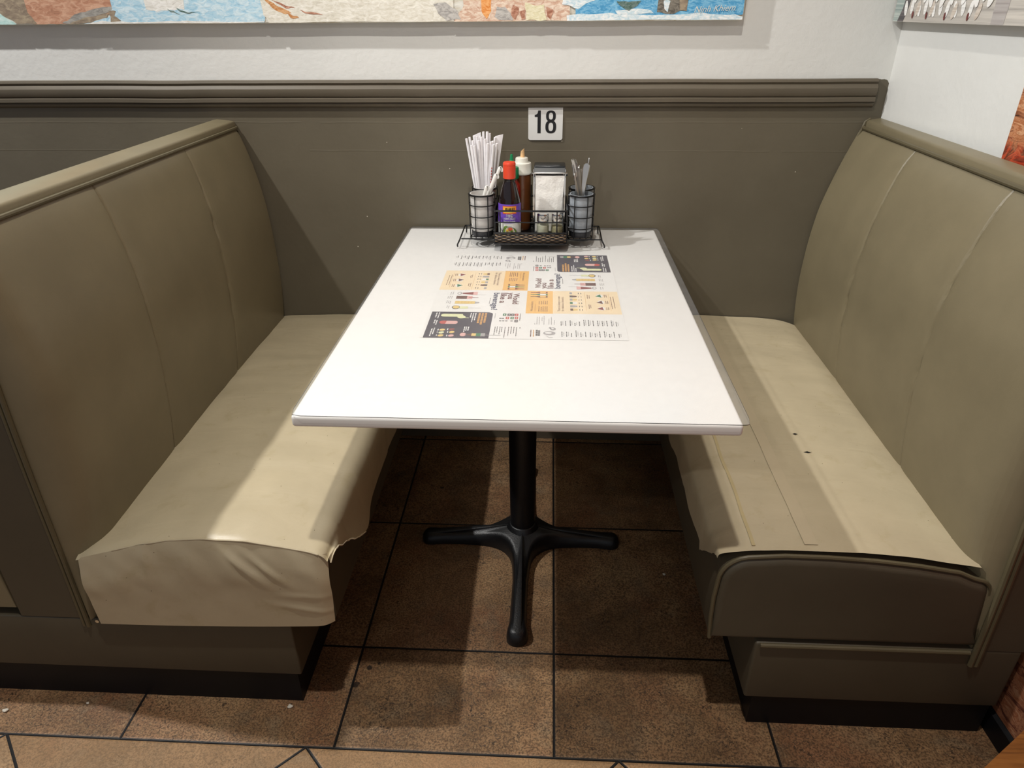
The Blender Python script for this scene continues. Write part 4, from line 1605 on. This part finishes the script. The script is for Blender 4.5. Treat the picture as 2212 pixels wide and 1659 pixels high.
rr = .008
for cx, cyy, a0 in ((BX1 - rr, BYB - rr, 0), (BX0 + rr, BYB - rr, 90), (BX0 + rr, BYF + rr, 180), (BX1 - rr, BYF + rr, 270)):
    for k in range(6):
        a = math.radians(a0 + 18 * k)
        band.append((cx + rr * math.cos(a), cyy + rr * math.sin(a)))
nb = len(band)
v = [(a, b, z) for z in (bz + .003, bz + .029) for a, b in band]
mb.add(v, [(k, (k + 1) % nb, nb + (k + 1) % nb, nb + k) for k in range(nb)])
o = mb.build('woven_band', 'woven', root)
sol = o.modifiers.new('thickness', 'SOLIDIFY')
sol.thickness = .0012
CUPS = [(-.1600, -.1770, 'fl'), (-.1580, -.1020, 'bl'), (.1085, -.1770, 'fr'), (.1120, -.1020, 'br')]
RC, HC = .0325, .114
for cx, cyy, nm in CUPS:
    mb = MB()
    zb = ZF - .012
    for z, r in ((.895, .0026), (.868, .0016), (.838, .0016), (.808, .0016)):
        mb.tube(ring(cx, cyy, z, RC + .0022), r, 6, True)
    for k in range(6):
        a = math.radians(-118 + 60 * k) if cx < 0 else math.radians(-62 + 60 * k)
        mb.tube([(cx + (RC + .0022) * math.cos(a), cyy + (RC + .0022) * math.sin(a), .895), (cx + (RC + .001) * math.cos(a), cyy + (RC + .001) * math.sin(a), ZF - .003)], .0014, 6)
    mb.tube(ring(cx, cyy, ZF - .004, RC + .0012), .0018, 6, True)
    mb.tube([(cx - RC, cyy, ZF - .005), (cx + RC, cyy, ZF - .005)], .0014, 6)
    mb.tube([(cx, cyy - RC, ZF - .005), (cx, cyy + RC, ZF - .005)], .0014, 6)
    mb.build('cup_ring', 'wire', root)

# cups in the rings
CUPLAB = {'fl': 'pale grey plastic cup holding white spoons in front of the straws',
          'bl': 'pale grey plastic cup holding the straws behind the white spoons',
          'fr': 'blue grey plastic cup holding metal cutlery, front one of the two beside the napkin dispenser',
          'br': 'blue grey plastic cup holding an upright knife, rear one beside the napkin dispenser'}
for cx, cyy, nm in CUPS:
    t = thing('utensil_cup', CUPLAB[nm], 'cup', (cx, cyy, ZF + .0025), 'caddy utensil cups')
    z0 = ZF + .0025
    mb = MB()
    H = .897 - z0
    mb.lathe([(.0285, .014), (.0300, .016), (RC - .001, H), (RC - .0028, H), (.0280, .018), (.0001, .017)], cx, cyy, z0, 40)
    mb.build('cup_wall', 'cup_light' if cx < 0 else 'cup_grey', t)
    mb = MB()
    mb.lathe([(.0001, .0), (.0290, .0), (.0300, .002), (.0303, .0135), (.0285, .0142), (.0001, .0142)], cx, cyy, z0, 40)
    mb.build('cup_foot', 'cup_foot', t)


def mat_dir(loc, d, roll=0.0):
    """matrix whose local z runs along d"""
    q = Vector(d).normalized().to_track_quat('Z', 'Y')
    return Matrix.Translation(loc) @ q.to_matrix().to_4x4() @ Matrix.Rotation(roll, 4, 'Z')


# straws: (tip x, tip y, tip z, base angle)
bx, by, bz_c = -.158, -.102, .8030
tips = [(-.2045, -.105, 1.0255), (-.197, -.095, 1.0275), (-.1905, -.118, 1.010), (-.182, -.122, 1.009), (-.1835, -.095, 1.030), (-.176, -.105, 1.031), (-.1675, -.098, 1.031),
        (-.159, -.092, 1.041), (-.148, -.098, 1.042), (-.142, -.092, 1.037), (-.1455, -.120, 1.015), (-.137, -.115, 1.019), (-.130, -.120, 1.012), (-.1215, -.112, 1.014), (-.1325, -.110, 1.020), (-.187, -.110, 1.021), (-.171, -.116, 1.022), (-.163, -.110, 1.030), (-.153, -.115, 1.026), (-.127, -.100, 1.028)]
for i, (tx, ty, tz) in enumerate(tips):
    b0 = Vector((bx + (tx - bx) * .28, by + (ty - by) * .5 + .006 * math.sin(i * 2.1), bz_c))
    d = Vector((tx, ty, tz)) - b0
    L = d.length
    m_ = mat_dir(b0, d, .3 * math.sin(i))
    red = i in (6, 12)
    lab = 'white paper-wrapped straw standing in the rear cup on the left of the caddy'
    if i == 6: lab = 'white paper straw with red printing near the middle of the bunch'
    if i == 12: lab = 'white paper straw with red printing on the right of the bunch'
    t = thing('drinking_straw', lab, 'straw', b0, 'paper-wrapped straws in the cup')
    mb = MB()
    a, bq = (.0040, .0034)
    pr = [(a * math.cos(2 * PI * k / 10), bq * math.sin(2 * PI * k / 10)) for k in range(10)]
    v, f = [], []
    for z, s in ((0, 1), (L * .5, 1), (L - .006, 1), (L, .92)):
        v += [(x * s, y * s, z) for x, y in pr]
    for q in range(3):
        for k in range(10):
            k2 = (k + 1) % 10
            f.append((q * 10 + k, q * 10 + k2, (q + 1) * 10 + k2, (q + 1) * 10 + k))
    f += [tuple(range(9, -1, -1)), tuple(30 + k for k in range(10))]
    mb.add(v, f, 0, m_)
    if red:
        for k in range(7):
            z = L * .48 + k * .0075
            ang = -PI / 2
            mb.poly([m_.inverted() @ (m_ @ Vector((0, 0, z + dz)) + Vector((sx, -.0043, 0))) for sx, dz in ((-.0014, 0), (.0014, .001), (.0012, .0045), (-.0012, .005))], 1, m_)
    mb.build('paper_sleeve', ['straw', 'redprint'], t, fix=False)
# two empty flattened wrappers
for (tx, ty, tz, w, nm, lab) in ((-.116, -.097, 1.033, .0105, 'straw_wrapper', 'wide flattened straw wrapper at the right of the straw bunch'),
                                 (-.178, -.086, 1.0345, .0115, 'straw_wrapper', 'wide flattened straw wrapper behind the left straws')):
    b0 = Vector((bx + (tx - bx) * .3, by + .012, bz_c + .002))
    d = Vector((tx, ty, tz)) - b0
    L = d.length
    mb = MB()
    m_ = mat_dir(b0, d, 0)
    ax = (m_.inverted().to_3x3() @ Vector((1, 0, .12))).normalized()
    ax.z = 0
    ax.normalize()
    pn = Vector((-ax.y, ax.x, 0))
    v, f = [], []
    for q in range(12):
        z = L * q / 11
        ww = .004 + (w - .004) * (q / 11) ** 1.2
        for s, o_ in ((-1, 0), (0, .0025 + .001 * math.sin(q)), (1, 0), (0, -.0012)):
            p = ax * (s * ww) + pn * o_
            v.append((p.x, p.y, z + (.004 * s if q == 11 else 0)))
    for q in range(11):
        for k in range(4):
            k2 = (k + 1) % 4
            f.append((q * 4 + k, q * 4 + k2, q * 4 + 4 + k2, q * 4 + 4 + k))
    f.append((0, 1, 2, 3))
    mb.add(v, f, 0, m_)
    tag(mb.build(nm, 'straw', loc=b0, angle=30), lab, 'wrapper')

# white spoons: bowl in the cup, hooked handle leaning out to the right
fx, fy = -.160, -.177
SPL = ['white plastic spoon leaning furthest right out of the front cup', 'white plastic spoon in the middle of the three in the front cup', 'white plastic spoon nearest the straws, lowest of the three in the front cup']
for i, (tx, ty, tz, off) in enumerate(((-.1115, -.166, .960, -.004), (-.1215, -.180, .945, -.010), (-.146, -.191, .916, -.012))):
    t = thing('plastic_spoon', SPL[i], 'spoon', (fx, fy, .80), 'white spoons in the caddy')
    bow = Vector((fx - .002 + off, fy + .012 - i * .012, .826))
    top = Vector((tx, ty, tz))
    ctrl = [bow + Vector((-.004, 0, -.018)), bow, bow.lerp(top, .4), bow.lerp(top, .8), top, top + Vector((.0050, -.001, -.002)), top + Vector((.0078, -.002, -.009))]
    pts = smooth_path(ctrl, 26)
    mb = MB()
    v, f = [], []
    n = len(pts)
    for k, p in enumerate(pts):
        p = Vector(p)
        w = .0042 + .0024 * (k / n)
        if k >= n - 4: w *= (.96, .85, .66, .35)[k - (n - 4)]
        tdir = Vector(pts[min(k + 1, n - 1)]) - Vector(pts[max(k - 1, 0)])
        tdir.normalize()
        side = Vector((.75, -.6, 0.3))
        side = (side - tdir * side.dot(tdir)).normalized()
        up_ = tdir.cross(side)
        for q in range(10):
            an = 2 * PI * q / 10
            v.append(p + side * (w * math.cos(an)) + up_ * (.0021 * math.sin(an) + .0012 * math.cos(2 * an)))
    for k in range(n - 1):
        for q in range(10):
            q2 = (q + 1) % 10
            f.append((k * 10 + q, k * 10 + q2, k * 10 + 10 + q2, k * 10 + 10 + q))
    f += [tuple(range(9, -1, -1)), tuple((n - 1) * 10 + q for q in range(10))]
    mb.add(v, f)
    mb.build('handle', 'white_plastic', t, angle=50)
    mb = MB()
    prof = [(.0003, -.0045), (.004, -.0038), (.0065, -.0015), (.0075, .001), (.0068, .001), (.0058, -.001), (.0035, -.003), (.0003, -.0036)]
    mb.lathe(prof, 0, 0, 0, 20, mtx=Matrix.Translation(bow + Vector((-.006, -.003, -.010))) @ Matrix.Rotation(1.1, 4, 'X') @ Matrix.Scale(.9, 4, (1, 0, 0)))
    mb.build('bowl', 'white_plastic', t)


# metal cutlery
def cutlery(kind, base_p, tip, roll, label):
    base_p, tip = Vector(base_p), Vector(tip)
    L = (tip - base_p).length
    m_ = mat_dir(base_p, tip - base_p, roll)
    t = thing({'fork': 'table_fork', 'spoon': 'table_spoon', 'knife': 'table_knife'}[kind], label, kind, base_p, 'metal cutlery in the caddy')
    # handle in the cup or up, depending on the piece
    mb = MB()
    if kind == 'knife':
        out = [(.0035, 0), (.0055, L * .25), (.0062, L * .6), (.0058, L - .006), (.004, L)]
    elif kind == 'fork':
        out = [(.006, 0), (.0058, .02), (.0036, L * .45), (.0036, L - .055), (.0105, L - .038)]
    else:
        out = [(.0035, 0), (.0038, L * .4), (.0068, L * .72), (.0098, L - .016), (.0085, L - .005), (.003, L)]
    v, f = [], []
    bend = .004
    for k, (w, z) in enumerate(out):
        c = bend * math.sin(PI * z / L)
        v += [(-w, c - .0009, z), (w, c - .0009, z), (w * .8, c + .0013, z), (-w * .8, c + .0013, z)]
    for k in range(len(out) - 1):
        for q in range(4):
            q2 = (q + 1) % 4
            f.append((k * 4 + q, k * 4 + q2, k * 4 + 4 + q2, k * 4 + 4 + q))
    f += [(3, 2, 1, 0), tuple((len(out) - 1) * 4 + q for q in range(4))]
    mb.add(v, f, 0, m_)
    mb.build('blade_handle' if kind == 'knife' else 'handle', 'steel', t, angle=50)
    if kind == 'fork':
        mb = MB()
        for s in (-.009, -.003, .003, .009):
            mb.tube([(s * .9, .002, L - .042), (s, .0035, L - .03), (s, .0025, L - .012), (s, -.0005, L)], [.0019, .0017, .0014, .0008], 6, mtx=m_)
        mb.build('tines', 'steel', t)


gx_, gy_, gz_ = .1085, -.177, .8030
cutlery('fork', (gx_ - .004, gy_ + .006, gz_), (.0815, -.172, .983), .3, 'metal fork with tines up against the napkin dispenser')
cutlery('spoon', (gx_ + .004, gy_ - .012, gz_), (.0865, -.186, .951), .1, 'broad metal spoon handle leaning left at the front of the cutlery cup')
cutlery('spoon', (gx_ + .008, gy_ - .008, gz_), (.0935, -.183, .966), .9, 'narrow metal spoon handle beside the broad one in the cutlery cup')
cutlery('spoon', (gx_ + .000, gy_ + .002, gz_), (.1015, -.165, .968), .4, 'metal spoon handle at the middle of the cutlery cup')
cutlery('spoon', (gx_ - .006, gy_ - .002, gz_), (.1195, -.176, .975), 1.2, 'metal spoon handle with curved tip leaning right')
cutlery('fork', (gx_ - .012, gy_ + .012, gz_), (.1125, -.160, .958), 1.3, 'metal fork standing in the front cutlery cup on its right side')
cutlery('spoon', (gx_ - .010, gy_ + .004, gz_), (.0905, -.178, .976), .2, 'metal spoon handle behind the broad one at the left of the cutlery cup')
cutlery('fork', (gx_ + .002, gy_ + .010, gz_), (.0860, -.164, .969), .9, 'metal fork with tines up just right of the napkin dispenser, lower of two')
cutlery('knife', (.1130, -.102, gz_), (.1275, -.100, .9755), .1, 'metal knife standing upright in the rear cutlery cup')
cutlery('fork', (.1100, -.106, gz_), (.0885, -.098, .972), .8, 'metal fork leaning left in the rear cutlery cup')

# ------------------------------------------------------------------ bottles, dispenser, shakers
zb = bz + .0026


def wrap(cx, cyy, r, u, z):      # u: metres around the bottle from the side facing the room
    a = -PI / 2 + u / r
    return (cx + r * math.cos(a), cyy + r * math.sin(a), z)


def label_patch(mb, cx, cyy, r, u0, u1, z0, z1, slot, n=12):
    v = [wrap(cx, cyy, r, u0 + (u1 - u0) * k / n, z) for z in (z0, z1) for k in range(n + 1)]
    mb.add(v, [(k, k + 1, n + 2 + k, n + 1 + k) for k in range(n)], slot)


t = thing('hoisin_bottle', 'glass bottle of dark hoisin sauce with a red cap and purple label', 'sauce bottle', (-.0830, -.2095, zb))
cx, cyy = -.0830, -.2095
mb = MB()
pf = [(.0265, 0), (.0295, .003), (.0298, .010), (.0298, .098), (.0290, .106), (.0262, .118), (.0222, .132), (.0182, .146), (.0152, .153), (.0142, .158), (.0142, .172)]
mb.lathe(pf, cx, cyy, zb, 40)
gl = mb.build('bottle_body', 'hoisin', t)
mb = MB()
mb.lathe([(.0150, .156), (.0158, .158), (.0158, .160), (.0145, .162)], cx, cyy, zb, 32)
mb.build('glass_lip', 'glass', gl)
mb = MB()
mb.lathe([(.0150, .163), (.0163, .1635), (.0165, .166), (.0165, .192), (.0163, .197), (.0168, .1975), (.0165, .201), (.0150, .204), (.0001, .2045)], cx, cyy, zb, 40)
mb.build('cap', 'red_cap', t)
mb = MB()
R_ = .0302
label_patch(mb, cx, cyy, R_, -.046, .046, zb + .006, zb + .051, 1, 30)
label_patch(mb, cx, cyy, R_, -.046, .046, zb + .051, zb + .101, 0, 30)
R_ += .0003
label_patch(mb, cx, cyy, R_, -.018, .0205, zb + .077, zb + .097, 4)
label_patch(mb, cx, cyy, R_ + .0001, -.0168, .0193, zb + .0785, zb + .0955, 2)
label_patch(mb, cx, cyy, R_ + .0002, -.0150, .0080, zb + .0795, zb + .0925, 3)
label_patch(mb, cx, cyy, R_ + .0003, -.018, .0205, zb + .0760, zb + .0785, 4)


def ltext(body, u0, u1, z0, cap, slot, bold=0.0):
    add_text(mb, body, lambda u, v: wrap(cx, cyy, R_ + .0006, u0 + u * (u1 - u0), z0 + v * cap), slot, bold)


ltext('\u674e\u9326\u8a18', -.0115, .0165, zb + .0825, .0085, 5, .01)
ltext('\u6d77\u9bae\u91ac', -.0085, .0100, zb + .0675, .0072, 1, .01)
ltext('HOISIN SAUCE', -.0145, .0175, zb + .0608, .0052, 1, .012)
ltext('Sauce hoisin', -.0150, .0170, zb + .0550, .0042, 1, .008)


def lell(u, z, ru_, rz, slot, d, n=20):
    mb.poly([wrap(cx, cyy, R_ + d, u + ru_ * math.cos(2 * PI * k / n), z + rz * math.sin(2 * PI * k / n)) for k in range(n)], slot)


lell(.0015, zb + 0.0285, .0185, .0125, 6, .0004)
lell(-.0085, zb + 0.0340, .008, .011, 6, .0006)
lell(.0015, zb + 0.0295, .0125, .0130, 1, .0009)
lell(.0015, zb + 0.0302, .0110, .0108, 7, .0012)
lell(.0035, zb + 0.0365, .0060, .0042, 4, .0015)
lell(-.0050, zb + 0.0325, .0035, .0028, 3, .0016)
lell(.0070, zb + 0.0310, .0030, .0025, 6, .0017)
mb.build('paper_label', ['purple', 'label_white', 'label_orange', 'label_yellow', 'label_red', 'ink', 'herb', 'noodle'], gl, fix=False)

t = thing('chili_bottle', 'red chili sauce bottle with a pointed green cap behind the red-capped bottle', 'sauce bottle', (-.0800, -.1500, zb))
cx2, cy2 = -.0800, -.1500
mb = MB()
mb.lathe([(.0225, 0), (.0245, .003), (.0245, .120), (.0225, .134), (.0150, .147), (.0140, .152)], cx2, cy2, zb, 36)
mb.build('bottle_body', 'sriracha', t)
mb = MB()
mb.lathe([(.0185, .1505), (.0195, .152), (.0195, .176), (.0180, .180), (.0085, .183), (.0062, .192), (.0060, .197), (.0048, .198), (.0038, .209), (.0030, .2125), (.0001, .213)], cx2, cy2, zb, 32)
mb.build('spout_cap', 'green_cap', t)

t = thing('squeeze_bottle', 'squeeze bottle of brown sauce with a white cap and stained nozzle', 'sauce bottle', (-.0545, -.1055, zb))
cx3, cy3 = -.0545, -.1065
mb = MB()
mb.lathe([(.0225, 0), (.0245, .003), (.0250, .02), (.0252, .100), (.0250, .155)], cx3, cy3, zb, 40)
mb.build('bottle_body', 'brown_sauce', t)
mb = MB()
mb.lathe([(.0268, .154), (.0275, .156), (.0275, .159), (.0262, .161), (.0262, .179), (.0252, .183), (.0185, .1845), (.0175, .186), (.0172, .194), (.0158, .1965), (.0055, .1975)], cx3, cy3, zb, 40)
mb.build('screw_cap', 'cream_cap', t)
mb = MB()
n = 20
v, f = [], []
for r, z in ((.0062, .197), (.0055, .206), (.0048, .212)):
    for k in range(n):
        a = 2 * PI * k / n
        zz = z + (.008 * (math.cos(a) * .5 + .5) if z > .21 else 0)
        v.append((cx3 + .002 + r * math.cos(a), cy3 + r * math.sin(a), zb + zz))
for q in range(2):
    for k in range(n):
        k2 = (k + 1) % n
        f.append((q * n + k, q * n + k2, q * n + n + k2, q * n + n + k))
f += [tuple(range(n - 1, -1, -1)), tuple(2 * n + k for k in range(n))]
mb.add(v, f)
mb.build('nozzle', 'nozzle', t)

t = thing('napkin_dispenser', 'chrome napkin dispenser with a black top and white napkins in the caddy basket', 'napkin dispenser', (.0215, -.127, zb))
NX0, NX1, NYF, NYB = -.0215, .0655, -.160, -.092
mb = MB()
h1 = .176
for x0, x1 in ((NX0, NX0 + .0022), (NX1 - .0022, NX1)):
    mb.box(x0, x1, NYF, NYB, zb, zb + h1)
mb.box(NX0, NX1, NYB - .0022, NYB, zb, zb + h1)
mb.box(NX0, NX1, NYF, NYB, zb, zb + .003)
for x0 in (NX0, NX1 - .004):
    mb.box(x0, x0 + .004, NYF - .002, NYF, zb, zb + h1 - .02)
mb.build('housing', 'chrome', t)
mb = MB()
mb.rbox(NX0 + .0015, NX1 - .0015, NYF + .012, NYB + .002, zb + h1 - .004, zb + h1 + .0055, .003, 3)
mb.poly([(NX0 + .003, NYF + .001, zb + h1 - .012), (NX1 - .003, NYF + .001, zb + h1 - .012), (NX1 - .002, NYF + .014, zb + h1 + .004), (NX0 + .002, NYF + .014, zb + h1 + .004)])
mb.build('lid', 'disp_black', t)
mb = MB()
mb.tube(smooth_path([(NX0 - .003, NYF + .004, zb + h1 - .016), (NX0 - .001, NYF - .001, zb + h1 - .012), (NX0 + .006, NYF - .003, zb + h1 - .0095), (NX1 - .006, NYF - .003, zb + h1 - .0095), (NX1 + .001, NYF - .001, zb + h1 - .012), (NX1 + .003, NYF + .004, zb + h1 - .016)], 30), .0026, 8)
mb.build('retaining_bar', 'chrome', t)
mb = MB()


def nap(u, w):
    x = NX0 + .006 + (NX1 - NX0 - .009 - .010 * w) * u
    z = zb + .010 + (h1 - .026) * (1 - w)
    y = NYF - .001 - .003 * math.sin(PI * u) * (1 - .4 * w) + .0016 * nz(x * 60, z * 40, 2) - .003 * math.exp(-((w - .55) / .2) ** 2)
    return (x, y, z)


mb.grid(24, 40, nap)
v0 = len(mb.v)
mb.box(NX0 + .006, NX1 - .006, NYF + .002, NYB - .006, zb + .006, zb + h1 - .018)
mb.build('napkins', 'napkin', t, angle=60, fix=False)

for i, (sx_, lab, stuff) in enumerate(((.0065, 'small glass salt shaker beside the sauce bottle, left of the shaker pair', 'salt'), (.0445, 'small glass pepper shaker at the basket corner, right of the shaker pair', 'pepper'))):
    sy_ = -.2150
    t = thing('salt_shaker' if i == 0 else 'pepper_shaker', lab, 'shaker', (sx_, sy_, zb), 'shaker pair in the caddy')
    mb = MB()
    mb.lathe([(.0145, 0), (.0168, .002), (.0172, .010), (.0172, .040), (.0160, .046), (.0142, .050), (.0142, .056), (.0130, .056), (.0130, .049), (.0150, .044), (.0158, .038), (.0158, .006), (.0001, .005)], sx_, sy_, zb, 24)
    g = mb.build('glass_jar', 'glass', t)
    mb = MB()
    mb.lathe([(.0001, .006), (.0152, .006), (.0152, .042 if i == 0 else .039), (.0001, .043 if i == 0 else .040)], sx_, sy_, zb, 24)
    mb.build('filling', stuff, t)
    mb = MB()
    pr = [(.0150, .051)]
    for k in range(3):
        pr += [(.0158, .0525 + k * .005), (.0150, .0550 + k * .005)]
    pr += [(.0156, .0670), (.0154, .0700), (.0140, .0725), (.0090, .0740), (.0001, .0745)]
    mb.lathe(pr, sx_, sy_, zb, 28)
    mb.build('lid', 'chrome', t)

# ------------------------------------------------------------------ bits on the floor
def crumb(name, x, y, s, label, flat=.5):
    mb = MB()
    bm = bmesh.new()
    bmesh.ops.create_icosphere(bm, subdivisions=2, radius=1)
    vs = []
    for q in bm.verts:
        k = 1 + .55 * nz(q.co.x * 1.3 + x * 50, q.co.y * 1.3, q.co.z + y * 30)
        vs.append((x + q.co.x * s * k, y + q.co.y * s * .75 * k, max(.0003, s * flat + q.co.z * s * flat * k)))
    mb.add(vs, [tuple(q.index for q in f.verts) for f in bm.faces])
    bm.free()
    o = mb.build(name, 'crumb', loc=(x, y, 0))
    tag(o, label, 'crumb')


crumb('food_crumb', -.5205, -1.094, .0058, 'pale crumb on the tiles at the front corner of the left bench kick plate')
crumb('food_crumb', -1.135, -1.132, .0060, 'pale scrap on the tiles at the far left below the bench')
crumb('food_crumb', -.968, -1.106, .0035, 'tiny crumb on the tiles against the left bench kick plate')
crumb('food_crumb', -.252, -.545, .0042, 'tiny white scrap beside the left arm of the table base')
crumb('food_crumb', .347, -.655, .0045, 'tiny pale crumb on the tiles near the right bench')

# dark scuffs flat on the tiles
# ------------------------------------------------------------------ wooden chair at the right foreground
d = Vector((.825, .565, 0)).normalized()
nrm = Vector((.565, -.825, 0)).normalized()
c0 = Vector((.600, -1.471, 0)) + nrm * .155
m_ = Matrix.Translation(c0) @ Matrix(((d.x, nrm.x, 0, 0), (d.y, nrm.y, 0, 0), (0, 0, 1, 0), (0, 0, 0, 1)))
root = thing('wooden_chair', 'golden wooden chair with a dark seat pad at the lower right corner', 'chair', (c0.x, c0.y, 0))
mb = MB()
for x0, x1, y0, y1 in ((-.15, .15, -.155, -.122), (-.15, .15, .122, .155), (-.15, -.117, -.122, .122), (.117, .15, -.122, .122)):
    mb.box(x0, x1, y0, y1, .395, .452, None, m_)
mb.build('seat_frame', 'wood', root, flat=True)
mb = MB()
mb.rbox(-.116, .116, -.121, .121, .41, .449, .008, 3, None, m_)
mb.build('seat_pad', 'seat_dark', root)
for sx_, sy_ in ((-1, -1), (1, -1), (-1, 1), (1, 1)):
    mb = MB()
    x, y = sx_ * .132, sy_ * .137
    mb.box(x - .016, x + .016, y - .016, y + .016, 0.0, .394, None, m_)
    mb.build('leg', 'wood', root, flat=True)
mb = MB()
for sx_ in (-1, 1):
    mb.box(sx_ * .132 - .016, sx_ * .132 + .016, .122, .154, .453, .88, None, m_)
mb.box(-.116, .116, .128, .148, .78, .86, None, m_)
mb.box(-.116, .116, .128, .148, .58, .64, None, m_)
mb.build('backrest', 'wood', root, flat=True)
